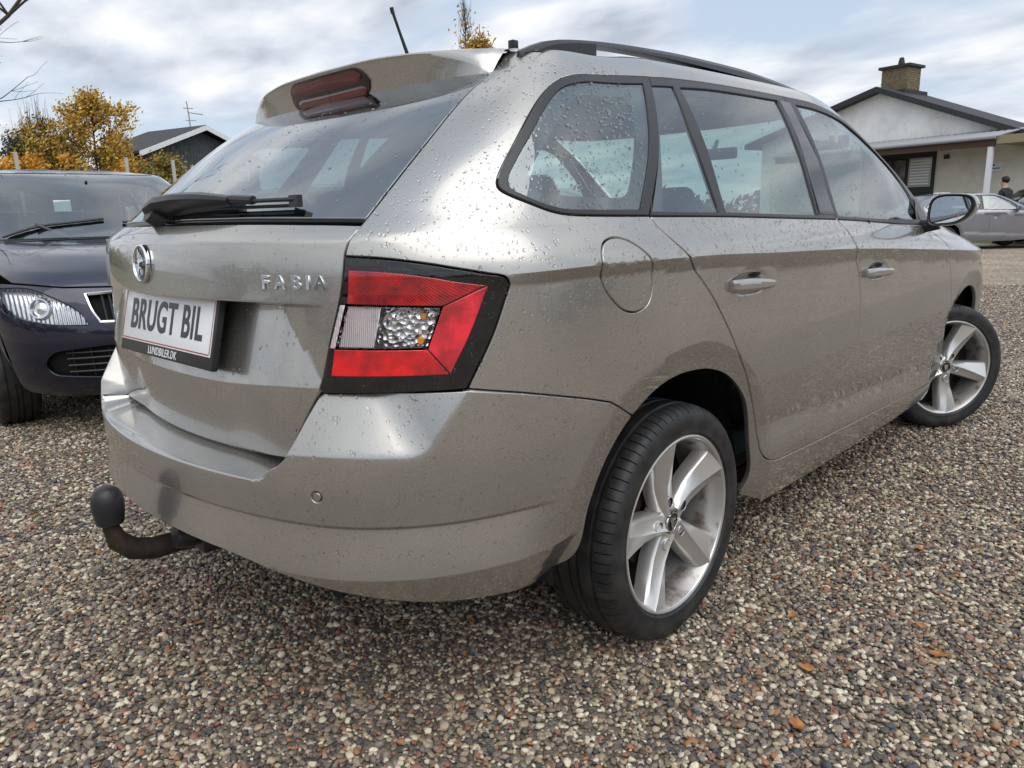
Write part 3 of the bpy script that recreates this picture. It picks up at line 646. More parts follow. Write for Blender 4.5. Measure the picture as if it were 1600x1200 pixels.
def frame_at(U,v,D=None,off=0,up=(0,0,1)):
    q=surf(np.array([U]),np.array([v]),D,off)[0]; n=normal(np.array([U]),np.array([v]),lambda a,b: surf(a,b,D,off))[0]
    n=Vector(n); u_=Vector(up); x=u_.cross(n).normalized(); y=n.cross(x)
    return Matrix(((x.x,y.x,n.x,q[0]),(x.y,y.y,n.y,q[1]),(x.z,y.z,n.z,q[2]),(0,0,0,1)))
def seat(parent,x,y,z,w=.48,front=True,m=None):
    m=m or M['cloth']; b=MB(); b.box((x,y,z+.06),(w,.50,.15)); c=b.build('seat_cushion',m,parent,bevel=.04,seg=3)
    b=MB(); b.box((0,0,.30),(w,.13,.62),tap=.86); 
    R_=Matrix.Rotation(rad(16),4,'X'); b.v=[tuple(R_@Vector(p)+Vector((x,y-.20,z+.06))) for p in b.v]; b.build('seat_back',m,parent,bevel=.045,seg=4)
    b=MB(); b.box((0,0,.72),(.25,.10,.17),tap=.85); b.v=[tuple(R_@Vector(p)+Vector((x,y-.20,z+.06))) for p in b.v]; h=b.build('head_rest',m,parent,bevel=.035,seg=4)
def interior(car,rhd=False):
    for x in (-.36,.36): seat(car,x,1.02,.30)
    for x in (-.40,0,.40): seat(car,x,.30,.32,w=.42)
    b=MB(); b.box((0,1.72,.80),(1.42,.42,.28)); b.build('dashboard',M['trim_grey'],car,bevel=.08,seg=4)
    b=MB(); b.box((0,-.40,.72),(1.05,.70,.02)); b.build('load_cover',M['trim_grey'],car)
    b=MB(); b.box((0,.75,.30),(1.40,2.3,.04)); b.build('cabin_floor',M['trim_grey'],car)
    t=[(-.36+.18*math.cos(a),1.50-.07*math.sin(a),.86+.17*math.sin(a)) for a in np.linspace(0,2*math.pi,25)]
    b=MB(); b.tube(t,.014,8); b.tube([(-.54,1.5,.86),(-.18,1.5,.86)],.016,6); b.tube([(-.36,1.5,.86),(-.36,1.75,.82)],.03,8); b.build('steering_wheel',M['black_satin'],car)
    b=MB(); b.box((0,1.60,1.31),(.19,.025,.05)); b.tube([(0,1.57,1.32),(0,1.60,1.37)],.01,6); b.build('rear_view_mirror',M['black_satin'],car,bevel=.01)
def inner_shell(car):
    """added dark backing blocks light through panel gaps; also floor, sills, door linings"""
    U=np.concatenate([np.linspace(UC,2*(Y0F+LF)-UC,230)]); V=np.array([.26,.32,.4,.5,.6,.7,.8,.9,.97,1.02,1.045])
    UU_,VV_=np.meshgrid(U,V,indexing='ij'); P=surf(UU_,VV_,None,0)-normal(UU_,VV_)*(.032+.075*ss(.70,.85,-fold(UU_)))[...,None]; P[...,2]=np.minimum(P[...,2],1.04); P[...,2]=np.where(P[...,1]<-.30,np.maximum(P[...,2],.40),P[...,2])
    fs=[];nv=len(V)
    for i in range(len(U)-1):
        for j in range(nv-1):
            c=(P[i,j]+P[i+1,j+1])/2
            if min(math.hypot(c[1],c[2]-.30),math.hypot(c[1]-2.47,c[2]-.30))<.425: continue
            if c[1]>2.0 and c[2]>.78: continue
            fs.append((i*nv+j,(i+1)*nv+j,(i+1)*nv+j+1,i*nv+j+1))
    new_obj('dark_backing',P.reshape(-1,3),fs,M['black_matt'],car,True)  # black surface added behind the panels so no light passes the gaps
    for yc in (0,2.47):
        for s in (-1,1):
            b=MB(); n=20; v=[];f=[]
            for k in range(n+1):
                t=math.pi*(k/n*1.02-.01)
                for x,r in ((.770,.404),(.755,.412),(.52,.412),(.52,.05)): v.append((s*x,yc-.008+r*math.cos(t),.298+r*math.sin(t)))
            for k in range(n):
                for j in range(3): f.append((k*4+j,(k+1)*4+j,(k+1)*4+j+1,k*4+j+1))
            b.add(v,f); b.build('wheel_arch_liner',M['black_matt'],car,recalc=False)
    b=MB(); b.box((0,1.25,.245),(1.40,2.0,.05)); b.box((0,-.35,.33),(.98,.75,.10)); b.tube([(.40,-.2,.27),(.40,-.72,.27)],.03,10); b.build('underbody',M['black_matt'],car)
def rail(car,s):
    ys=np.linspace(-.262,1.33,42); b=MB(); v=[];f=[]
    m=0; sec=[]
    for i,y in enumerate(ys):
        t=i/(len(ys)-1)
        zt=fr_top(y); zb=fr_bot(y)
        x=.585-.03*((y-.5)/.9)**2*.6; 
        x-= .012
        w=.019
        e=min(1,min(t,1-t)/.06); w*=.35+.65*e
        prof=[(x-w,zb),(x-w,zt-.008),(x-w*.5,zt),(x+w*.5,zt-.002),(x+w,zt-.012),(x+w*1.05,zb)]
        sec.append(len(prof)); v+=[(s*a,y,c) for a,c in prof]
    n=6
    for i in range(len(ys)-1):
        for k in range(n): f.append((i*n+k,(i+1)*n+k,(i+1)*n+(k+1)%n,i*n+(k+1)%n))
    f.append(tuple(range(n))); f.append(tuple(range((len(ys)-1)*n,len(ys)*n)))
    b.add(v,f); r=b.build('roof_rail',M['rail'],car)
    for y0,y1,k in ((-.25,-.03,1),(1.16,1.31,0)):
        b=MB(); q=np.linspace(y0,y1,8); v=[];f=[]
        for y in q:
            x=.575
            lo=1.405 if k else 1.415
            for dx in (-.016,.016): v+=[(s*(x+dx),y,lo),(s*(x+dx),y,fr_bot(y)+.004)]
        for i in range(7): f+=[(i*4+2,(i+1)*4+2,(i+1)*4+3,i*4+3),(i*4,(i+1)*4,(i+1)*4+1,i*4+1)]
        f+=[(0,1,3,2),(28,29,31,30)]
        b.add(v,f); b.build('rail_foot',M['black_satin'],r)
fr_top=tab((-.30,1.398),(-.265,1.408),(-.218,1.427),(-.165,1.443),(-.075,1.455),(.022,1.463),(.154,1.470),(.40,1.477),(.65,1.478),(.86,1.472),(1.05,1.462),(1.233,1.447),(1.33,1.425))
fr_bot=tab((-.30,1.385),(-.243,1.400),(-.186,1.421),(-.093,1.437),(.048,1.449),(.30,1.454),(.65,1.452),(.86,1.448),(1.05,1.441),(1.233,1.427),(1.33,1.410))
# ------------------------------------------------------------------ the estate car in front
car=empty('estate_car',label='beige metallic estate car with red and black tail lamps and roof rails, nearest the camera',cat='car')
AF=build_body(M['paint'],car)
inner_shell(car); interior(car)
mirr=lambda p: np.concatenate([np.asarray(p),np.stack([2*UC-np.asarray(p)[::-1,0],np.asarray(p)[::-1,1]],1)])
st=.014
# rear bumper
b_top=closed(spl(BSEAM,.01)[::-1],spl(LAMP[9:15],.01),spl([(-.794,.748,C3),(-.803,.742,C3),(-.82,.70),(-.834,.66),(-.848,.628,C3),(-.872,.608),(-.91,.600,C3),(-1.10,.600),(-1.385,.600,C3)],.01))
b_low=spl([(-1.385,.420,C3),(-1.05,.417),(-.928,.408),(-.836,.39),(-.702,.358),(-.606,.332),(-.539,.318),(-.464,.303),(-.42,.293),(-.355,.290,C3)],.01)
half=closed(spl(ARCH_B,.01)[::-1],b_top)     # from the bottom of the arch up and over to the middle
bl=b_low
poly=np.concatenate([half,np.stack([2*UC-half[::-1,0],half[::-1,1]],1),np.stack([2*UC-bl[::-1,0],bl[::-1,1]],1),bl[:-1]])
us=np.arange(-2.4,-.34,.014)
ex=[np.stack([us,.640-.009*ss(.75,.95,-fold(us))+d],1) for d in (-.012,-.004,-.001,.001,.004,.012)]+[np.stack([-.537-.55*(.757-tv)+d if not m_ else 2*UC+.537+.55*(.757-tv)-d,tv],1) for m_ in (0,1) for tv in (np.arange(.64,.765,.006),) for d in (-.012,-.007,-.003,0,.003,.007,.012)]+[np.stack([us,np.full(len(us),v)],1) for v in (.387,.397,.4035,.4065,.413,.425,.4985,.5005,.5025,.505,.5075,.510,.515,.570,.574,.577,.581,.586,.590,.594)]
sens=[(.783-.0,.563)]
def circ_uv(u,v,r,n=20): return np.array([(u+r*math.cos(2*math.pi*k/n),v+r*math.sin(2*math.pi*k/n)) for k in range(n)])
sh=[circ_uv(-.783,.563,.0095),circ_uv(2*UC+.783,.563,.0095)]
gu,gv=np.meshgrid(np.arange(-.925,-.868,.0033),np.arange(.556,.626,.0033)); gp=np.stack([gu.ravel(),gv.ravel()],1)
t1_,t2_=np.meshgrid(np.arange(-.69,-.60,.008),np.arange(.632,.765,.008)); gp=np.concatenate([gp,np.stack([t1_.ravel(),t2_.ravel()],1)]); ex+=[gp,np.stack([2*UC-gp[:,0],gp[:,1]],1)]
bum=panel('rear_bumper',poly,M['paint'],car,D_bump,holes=sh,gap=.0015,depth=.10,step=st,extra=ex)
for c in (circ_uv(-.783,.563,.0088),circ_uv(2*UC+.783,.563,.0088)): panel('parking_sensor',c,M['paint'],bum,D_bump,off=-.0006,gap=.0012,depth=.006,step=.004)
# tailgate
tg=spl([(-.709,1.052,C3),(-.717,1.03),(-.727,1.009),(-.731,.998),(-.749,.918),(-.773,.835),(-.797,.748,C3),(-.832,.695),(-.865,.647),(-.893,.606,C3),(-.974,.601),(-1.2,.600),(-1.395,.600,C3)],.012)
gb=spl([(-.709,1.052,C3),(-.80,1.0555),(-1.03,1.060),(-1.395,1.061,C3)],.012)
poly=np.concatenate([tg,np.stack([2*UC-tg[::-1,0],tg[::-1,1]],1),np.stack([2*UC-gb[1:,0],gb[1:,1]],1),gb[::-1][:-1]])
us=np.arange(-2.1,-.70,.014); ex=[np.stack([us,np.full(len(us),v)],1) for v in (.90,.904,.906,.908,.910,.912,.914,.917,.92,1.012,1.018,1.024,1.028,1.032,1.037,1.042)]
tt=np.linspace(0,1,26)
frv=lambda U:.757-.018*ss(.80,1.15,-fold(U))
ex+=[np.stack([us,frv(us)+d],1) for d in (-.012,-.004,-.001,.001,.004,.012)]
for d in (-.006,-.002,0,.002,.006): 
    q=np.stack([-.905+tt*.115+d,.905-tt*.15],1); ex.append(q); ex.append(np.stack([2*UC-q[:,0],q[:,1]],1))
gate=panel('tailgate',poly,M['paint'],car,D_gate,gap=.002,depth=.02,step=st,extra=ex)
# rear window with its black border
sw=spl([(-.690,1.405,C3),(-.690,1.362),(-.692,1.30),(-.702,1.208),(-.707,1.12),(-.712,1.060,C3)],.014)
gw=spl([(-.712,1.060,C3),(-.80,1.0625),(-1.03,1.067),(-1.395,1.068,C3)],.014)
hw=np.concatenate([sw,gw[1:]])
poly=np.concatenate([hw,np.stack([2*UC-hw[::-1,0],hw[::-1,1]],1)])
rw=panel('rear_window',poly,M['rear_glass'],car,None,off=.001,gap=.002,depth=.004,step=.03)
hi_=spl([(-.835,1.335),(-.822,1.25),(-.828,1.19),(-.828,1.12),(-.86,1.098),(-1.1,1.096),(-1.395,1.096)],.014); top_=np.array([(-1.395,1.345),(-1.1,1.345),(-.90,1.345)])
hole=np.concatenate([hi_,np.stack([2*UC-hi_[::-1,0],hi_[::-1,1]],1),np.stack([2*UC-top_[::-1,0],top_[::-1,1]],1)[:0],np.array([(2*UC+.86,1.345),(-.86,1.345)])])
panel('window_border',poly,M['black_gloss'],rw,None,holes=[hole],off=-.004,gap=.001,depth=.01,step=.02)
# tail lamps
for s in (1,-1):
    lp=spl(LAMP,.01,True)
    white=spl([(-.736,.9115,C3),(-.576,.9055,C3),(-.600,.8335,C3),(-.7585,.8335,C3),(-.736,.9115,C3)],.01)[:-1]
    clr=spl([(-.7475,.9125,C3),(-.7375,.9125,C3),(-.7600,.833,C3),(-.7715,.833,C3),(-.7475,.9125,C3)],.01)[:-1]
    tl=panel('tail_lamp',lp,M['black_gloss'],car,D_body,holes=[white],off=.0005,gap=.002,depth=.02,step=.015,side=s)
    panel('red_lens',spl([(-.727,.974,C3),(-.666,.970),(-.60,.961),(-.556,.951),(-.503,.941,C3),(-.520,.934,C3),(-.574,.9075,C3),(-.735,.9135,C3),(-.727,.974,C3)],.01)[:-1],M['red_lens_dark'],tl,D_body,off=.0018,gap=.0008,depth=.002,step=.012,side=s)
    panel('red_lens',spl([(-.5025,.941,C3),(-.530,.862),(-.5635,.785,C3),(-.5995,.832,C3),(-.5745,.9068,C3),(-.5195,.934,C3),(-.5025,.941,C3)],.008)[:-1],M['red_lens_pale'],tl,D_body,off=.0022,gap=.0008,depth=.002,step=.012,side=s)
    panel('red_lens',spl([(-.762,.8322,C3),(-.600,.8322,C3),(-.5645,.785,C3),(-.771,.7815,C3),(-.762,.8322,C3)],.008)[:-1],M['red_lens'],tl,D_body,off=.0018,gap=.0008,depth=.002,step=.012,side=s)
    panel('edge_lens',clr,M['pink_lens'],tl,D_body,off=.0018,gap=.0005,depth=.002,step=.01,side=s)
    panel('clear_lens',white,M['clear'],tl,D_body,off=.001,gap=.0008,depth=.002,step=.02,side=s)
    panel('lamp_reflector',white,M['reflector'],tl,D_body,off=-.022,gap=.0005,depth=-.022,step=.012,side=s)
    panel('frosted_insert',np.array([(-.735,.9105),(-.675,.9085),(-.690,.8345),(-.757,.8345)]),M['pink_lens'],tl,D_body,off=-.004,gap=.0005,depth=.002,step=.012,side=s)
    for u_,v_ in ((-.606,.890),(-.612,.846)):
        b=MB()
        p=surf(np.array([u_]),np.array([v_]),D_body,-.012)[0]; q=surf(np.array([u_]),np.array([v_]),D_body,-.021)[0]; b.tube([(q[0]*s,q[1],q[2]),(p[0]*s,p[1],p[2])],[.008,.006],10)
        b.build('amber_bulb',M['amber'],tl)
# spoiler
def cspl(xs,ys):
    f_=_pchip(xs,ys); return lambda x: float(f_(abs(x)))
By=cspl([0,.175,.335,.45,.50,.533],[-.406,-.397,-.374,-.338,-.310,-.278]); Bz=cspl([0,.175,.335,.45,.533],[1.431,1.431,1.4255,1.418,1.411])
Cy=cspl([0,.175,.335,.417,.468,.505,.533],[-.406,-.397,-.374,-.355,-.341,-.330,-.318]); Cz=cspl([0,.175,.335,.417,.468,.505,.533],[1.423,1.424,1.418,1.406,1.393,1.377,1.360])
Ly=cspl([0,.172,.377,.533],[-.377,-.372,-.352,-.330]); Lz=cspl([0,.172,.377,.533],[1.344,1.346,1.350,1.357])
xs=np.concatenate([-np.linspace(.533,.02,34),[0],np.linspace(.02,.533,34)]); v=[];f=[]
for x in xs:
    k=abs(x)/.533
    A=(x,-.215,1.4375-.016*k**3); B=(x,By(x),Bz(x)); C_=(x,Cy(x),Cz(x)); Lw=(x,Ly(x),Lz(x))
    mid=lambda p,q,t: tuple(p[i]*(1-t)+q[i]*t for i in range(3))
    r0=mid(A,B,.5); r0=(r0[0],r0[1],r0[2]+.004)
    r1=mid(A,B,.93); r1=(r1[0],r1[1],r1[2]+.002)
    r2=mid(B,C_,.45); r2=(r2[0],r2[1]-.002,r2[2])
    face=mid(C_,Lw,.45); face=(face[0],face[1]+.006*(1-k),face[2])
    l2=mid(C_,Lw,.93)
    E_=(x,Lw[1]+.01,Lw[2]-.003); F_=(x,Lw[1]+.07,Lw[2]+.01)
    v+=[A,r0,r1,B,r2,C_,mid(C_,face,.12),face,l2,Lw,E_,F_]
n=12
for i in range(len(xs)-1):
    for k in range(n-1): f.append((i*n+k,i*n+k+1,(i+1)*n+k+1,(i+1)*n+k))
b=MB(); b.add(v,f); sp=b.build('roof_spoiler',M['paint'],car)
mn=[(e,) for e in sp.data.edges]
for s in (1,-1): panel('roof_corner',np.array([(-.64,1.35),(-.64,1.445),(-.80,1.445),(-.80,1.385),(-.70,1.352)]),M['paint'],car,None,off=-.007,gap=0,step=.02,side=s)
# brake light on the spoiler
def face_pt(x,t,o=0): # t 0 top .. 1 bottom of the rear face
    return (x,Cy(x)*(1-t)+Ly(x)*t+.006*(1-abs(x)/.533)*(1-abs(2*t-.9))-o,Cz(x)*(1-t)+Lz(x)*t)
def strip(name,x0,x1,t0,t1,m,parent,o,n=26,round_=.02,thick=.006):
    v=[];f=[]
    for i in range(n+1):
        x=x0+(x1-x0)*i/n; e=min(abs(x-x0),abs(x1-x)); k=1-max(0,1-e/round_)**2 if round_ else 1; k=math.sqrt(max(0,k))*.96+.04
        tm=(t0+t1)/2; h=(t1-t0)/2*k
        for t,oo in ((tm-h,o-thick),(tm-h,o),(tm-h*.5,o+.001),(tm+h*.5,o+.001),(tm+h,o),(tm+h,o-thick)): v.append(face_pt(x,t,oo))
    for i in range(n):
        for j in range(5): f.append((i*6+j,(i+1)*6+j,(i+1)*6+j+1,i*6+j+1))
    b=MB(); b.add(v,f); return b.build(name,m,parent)
bl_=strip('brake_light',-.185,.178,.04,.93,M['black_gloss'],sp,.0035,n=90,round_=.055)
strip('brake_lens',-.165,.158,.12,.48,M['dark_red'],bl_,.0065,n=70,round_=.032)
strip('brake_lens',-.150,.165,.58,.84,M['dark_red'],bl_,.0055,n=70,round_=.02)
# antenna, camera pod at the rail end
b=MB(); b.tube([(0,-.10,1.458),(0,-.105,1.475)],[.018,.012],12); b.tube([(0,-.108,1.475),(0,-.145,1.56),(0,-.168,1.615)],[.006,.004,.0042],8); b.tube([(0,-.165,1.605),(0,-.169,1.620)],.0055,8); b.build('roof_antenna',M['black_satin'],car)
b=MB(); b.box((.5,-.216,1.4365),(.016,.018,.018)); b.build('rail_end_stud',M['black_satin'],car,bevel=.002)
for s in (1,-1): rail(car,s)
# rear wiper
def gl(x,v,off=.0):   # point on the rear glass for a given x
    U=np.linspace(UC,-.60,400); P=surf(U,np.full(400,v),None,off); i=np.argmin(np.abs(P[:,0]-abs(x))); p=P[i]; return Vector((math.copysign(p[0],x),p[1],p[2]))
wp=bpy.data.objects.new('rear_wiper',None); S.collection.objects.link(wp); wp.parent=car
b=MB(); v=[];f=[]
arm=[(-.075,1.078,.026,.020),(-.05,1.082,.050,.024),(0,1.090,.060,.024),(.08,1.094,.058,.021),(.16,1.095,.052,.018),(.235,1.094,.040,.013),(.26,1.093,.034,.010)]
for x,vv_,h,wd in arm:
    c=gl(x,vv_,.002); up_=(gl(x,vv_+.02)-gl(x,vv_)).normalized(); no=Vector((0,-1,.55)).normalized()
    for a,o in ((-wd,0),(-wd,h*.55),(-wd*.6,h*.9),(0,h),(wd*.7,h*.85),(wd,h*.45),(wd,0)): v.append(c+up_*a*1.1+no*o)
for i in range(len(arm)-1):
    for k in range(6): f.append((i*7+k,(i+1)*7+k,(i+1)*7+k+1,i*7+k+1))
f.append(tuple(range(7))); f.append(tuple(range((len(arm)-1)*7,len(arm)*7)))
b.add(v,f); b.build('wiper_arm',M['black_satin'],wp)
b=MB(); b.tube([gl(x,1.086-.000*x,.020) for x in np.linspace(-.02,.45,16)],[.0045]*15+[.006],6); b.tube([gl(x,1.084,.008) for x in np.linspace(-.02,.45,16)],.0035,5); b.box(tuple(gl(.44,1.086,.016)),(.03,.012,.022)); b.tube([gl(.20,1.090,.022),gl(.27,1.088,.024),gl(.33,1.087,.021)],.009,8); b.build('wiper_blade',M['black_satin'],wp)
b=MB(); p=gl(-.03,1.07,.0); b.tube([p,p+Vector((0,-.03,.018))],[.026,.02],14); b.build('wiper_spindle',M['black_satin'],wp)
# badge
F=frame_at(UC,.978,D_gate,.001)
b=MB()
def reva(b,prof,n=40):
    v=[];f=[]
    for r,z in prof:
        for k in range(n):
            t=2*math.pi*k/n; v.append(F@Vector((r*math.cos(t),r*math.sin(t),z)))
    for i in range(len(prof)-1):
        for k in range(n): f.append((i*n+k,i*n+(k+1)%n,(i+1)*n+(k+1)%n,(i+1)*n+k))
    b.add(v,f)
reva(b,[(.0001,.004),(.036,.004),(.038,.003)]); b.mi=1; reva(b,[(.0435,0),(.0435,.005),(.0415,.0075),(.0385,.0075),(.0365,.004)])
def pr_(poly,h0=.004,h1=.0075): b.prism(poly,h1-h0,F@Matrix.Translation((0,0,h0)))
pr_([(-.014,-.027),(-.004,-.029),(-.003,-.006),(.000,.002),(.024,.006),(.020,.012),(-.002,.010),(-.006,.013),(-.013,.004),(-.008,.001),(-.010,-.010)])
for k in range(4): pr_([(-.012+.007*k,.012-.001*k),(-.007+.007*k,.0125-.001*k),(-.004+.008*k,.030-.006*k),(-.010+.008*k,.031-.005*k)])
pr_([(.004,-.026),(.010,-.023),(.008,-.012),(.003,-.014)])
b.build('round_badge',[M['black_gloss'],M['chrome']],gate)
F=frame_at(-.905,.957,D_gate,.0005)
# follow the curve of the panel: place the letters one by one
txt='FABIA'; 
for i,c in enumerate(txt):
    u_=-.908+(0,.036,.073,.099,.124)[i]; F=frame_at(u_,.950,D_gate,.0)
    text_mesh('badge_letter',c,M['chrome'],gate,F,.034,.0022,1.12,.0006,1,.0007)
# number plate in its dealer frame
pl=bpy.data.objects.new('number_plate',None); S.collection.objects.link(pl); pl.parent=car
tilt=rad(14); PM=Matrix.Translation((.028,-.868,.851))@Matrix.Rotation(rad(1.5),4,'Z')@Matrix.Rotation(rad(90)-tilt,4,'X')@Matrix.Diagonal((.915,1,1,1))   # local x right, y up, z towards the viewer
def pbox(b,x0,x1,y0,y1,z0,z1):
    v=[PM@Vector((x,y,z)) for x in (x0,x1) for y in (y0,y1) for z in (z0,z1)]; b.add(v,[(0,1,3,2),(4,6,7,5),(0,4,5,1),(2,3,7,6),(0,2,6,4),(1,5,7,3)])
b=MB(); pbox(b,-.266,.266,-.088,.068,-.012,.004); b.build('plate_holder',M['black_satin'],pl,bevel=.006)
b=MB(); pbox(b,-.256,.256,-.060,.062,.0042,.0062); pp=b.build('plate',M['white'],pl,bevel=.0008)
b=MB()
for y in (-.0555,.0575): pbox(b,-.250,.250,y-.0013,y+.0013,.0062,.0068)
for x in (-.2525,.2525): pbox(b,x-.0012,x+.0012,-.0545,.056,.0062,.0068)
b.build('plate_border',M['red_line'],pl)
text_mesh('plate_lettering','BRUGT BIL',M['ink'],pl,PM@Matrix.Translation((0,.001,.0066)),.098,.0006,.83,.0022,1.08)
text_mesh('frame_lettering','LUNDBILER.DK',M['white_ink'],pl,PM@Matrix.Translation((0,-.0745,.0044)),.0255,.0004,.88,0,1.12)
# tow bar
tb=bpy.data.objects.new('tow_bar',None); S.collection.objects.link(tb); tb.parent=car
b=MB(); b.tube([(0,-1.038,.445),(0,-1.040,.405),(0,-1.030,.365),(0,-1.000,.335),(0,-.955,.320),(0,-.90,.318),(0,-.80,.31),(0,-.7,.30)],[.015,.017,.023,.026,.026,.025,.028,.03],14); b.build('tow_hook',M['steel_rust'],tb)
b=MB(); b.rev([(.497,.0001),(.496,.014),(.490,.024),(.478,.031),(.462,.034),(.446,.034),(.425,.031),(.412,.029),(.409,.026)],24,2,(0,-1.038,0)); b.build('ball_cover',M['black_satin'],tb)
b=MB(); b.box((.07,-.86,.345),(.09,.05,.06)); b.tube([(.07,-.89,.352),(.07,-.93,.36)],[.030,.026],14); b.box((.07,-.925,.392),(.05,.02,.01)); b.build('trailer_socket',M['black_satin'],tb,bevel=.004)
b=MB(); b.box((0,-.68,.36),(.30,.08,.07)); b.build('tow_beam',M['steel_rust'],tb,bevel=.006)
# door handles
for s in (1,-1):
    for u0,u1,v0 in ((.137,.362,.884),(1.02,1.197,.852)):
        dr=None
        b=MB(); n=14; v=[];f=[]
        # shade in the dished recess is painted as a black ellipse on the skin
        h=bpy.data.objects.new('door_handle',None); S.collection.objects.link(h); h.parent=car
        for i in range(n+1):
            t=i/n; u=u0+(u1-u0)*t; rise=.030*math.sin(math.pi*min(1,max(0,.05+.90*t)))**.5+.002; wd=.0165*(.45+.55*math.sin(math.pi*min(1,t*.9+.08))**.5)*(1.2-.42*t)
            c=surf(np.array([u]),np.array([v0-.006-.010*(t-.5)]),D_body,0)[0]; nn=normal(np.array([u]),np.array([v0]))[0]; nn=Vector(nn)
            for a,o in ((-.95,.0),(-1,.6),(-.55,1),(.45,1),(.95,.7),(.85,.0)):
                ro=rise*(1 if o else .55); p=Vector(c)+nn*(rise*.5+ (rise*.5)*o if 0 else (rise-.014*(1-o)))+Vector((0,0,wd*a)); v.append((p.x*s,p.y,p.z))
        for i in range(n):
            for k in range(6): f.append((i*6+k,(i+1)*6+k,(i+1)*6+(k+1)%6,i*6+(k+1)%6))
        f.append(tuple(range(6))); f.append(tuple(range(n*6,n*6+6)))
        b.add(v,f); b.build('handle_grip',M['paint'],h,bevel=.0015)
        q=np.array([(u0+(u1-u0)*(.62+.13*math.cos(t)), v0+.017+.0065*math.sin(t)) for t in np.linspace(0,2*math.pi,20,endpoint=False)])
        panel('grip_shade',q,M['black_satin'],h,D_body,off=.0006,gap=0,step=.01,side=s)  # flat black patch paints the shade behind the grip
# door mirrors
for s in (1,-1):
    mr_=bpy.data.objects.new('door_mirror',None); S.collection.objects.link(mr_); mr_.parent=car
    outl=[(.880,.992),(.872,1.03),(.880,1.080),(.905,1.098),(.96,1.101),(1.010,1.093),(1.027,1.070),(1.025,1.045),(1.005,1.015),(.975,.996),(.93,.988)]
    o2=spl([(a,b_) for a,b_ in outl],.012,True); cx,cz=o2.mean(0)
    v=[];f=[];n=len(o2)
    for y,k in ((1.622,.90),(1.618,.97),(1.622,1.0),(1.65,1.03),(1.69,.99),(1.72,.86),(1.74,.6),(1.745,.2)):
        for a,c in o2: v.append((s*(cx+(a-cx)*k),y,cz+(c-cz)*k))
    for i in range(7):
        for k in range(n): f.append((i*n+k,i*n+(k+1)%n,(i+1)*n+(k+1)%n,(i+1)*n+k))
    f.append(tuple(range(7*n,8*n))); b=MB(); b.add(v,f); b.mi=0
    for i in range(len(b.m)): b.m[i]=0 if i<2*n else 1
    hs=b.build('mirror_housing',[M['black_satin'],M['paint']],mr_)
    b=MB(); b.add([(s*(cx+(a-cx)*.93),1.630,cz+(c-cz)*.93) for a,c in o2],[tuple(range(n))]); b.build('mirror_back',M['black_satin'],mr_)
    b=MB(); b.add([(s*(cx-.003+(a-cx)*.84),1.626+.06*(a-cx)*0,cz+(c-cz)*.84) for a,c in o2],[tuple(range(n))]); b.build('mirror_glass',mat('mirror_silver',(.8,.82,.82),.02,1) if s>0 else bpy.data.materials['mirror_silver'],mr_,smooth=False)
    b=MB(); b.tube([(s*.80,1.66,.985),(s*.86,1.66,.985),(s*.90,1.665,1.0)],[.028,.024,.03],10); b.add([(s*.845,1.60,1.0),(s*.835,1.60,1.05),(s*.80,1.70,1.10),(s*.83,1.78,1.0)],[(0,1,2,3)]); b.build('mirror_arm',M['black_satin'],mr_)
    b=MB(); b.box((s*1.027,1.652,1.055),(.006,.03,.012)); b.build('turn_signal',M['pink_lens'],mr_,bevel=.002)
# wheels
wheel(car,(.732,0,.302),0,rad(104)); wheel(car,(.732,2.47,.302),-rad(34),rad(62))
wheel(car,(-.732,0,.302),0,rad(20),True,False); wheel(car,(-.732,2.47,.302),-rad(34),rad(20),True,False)
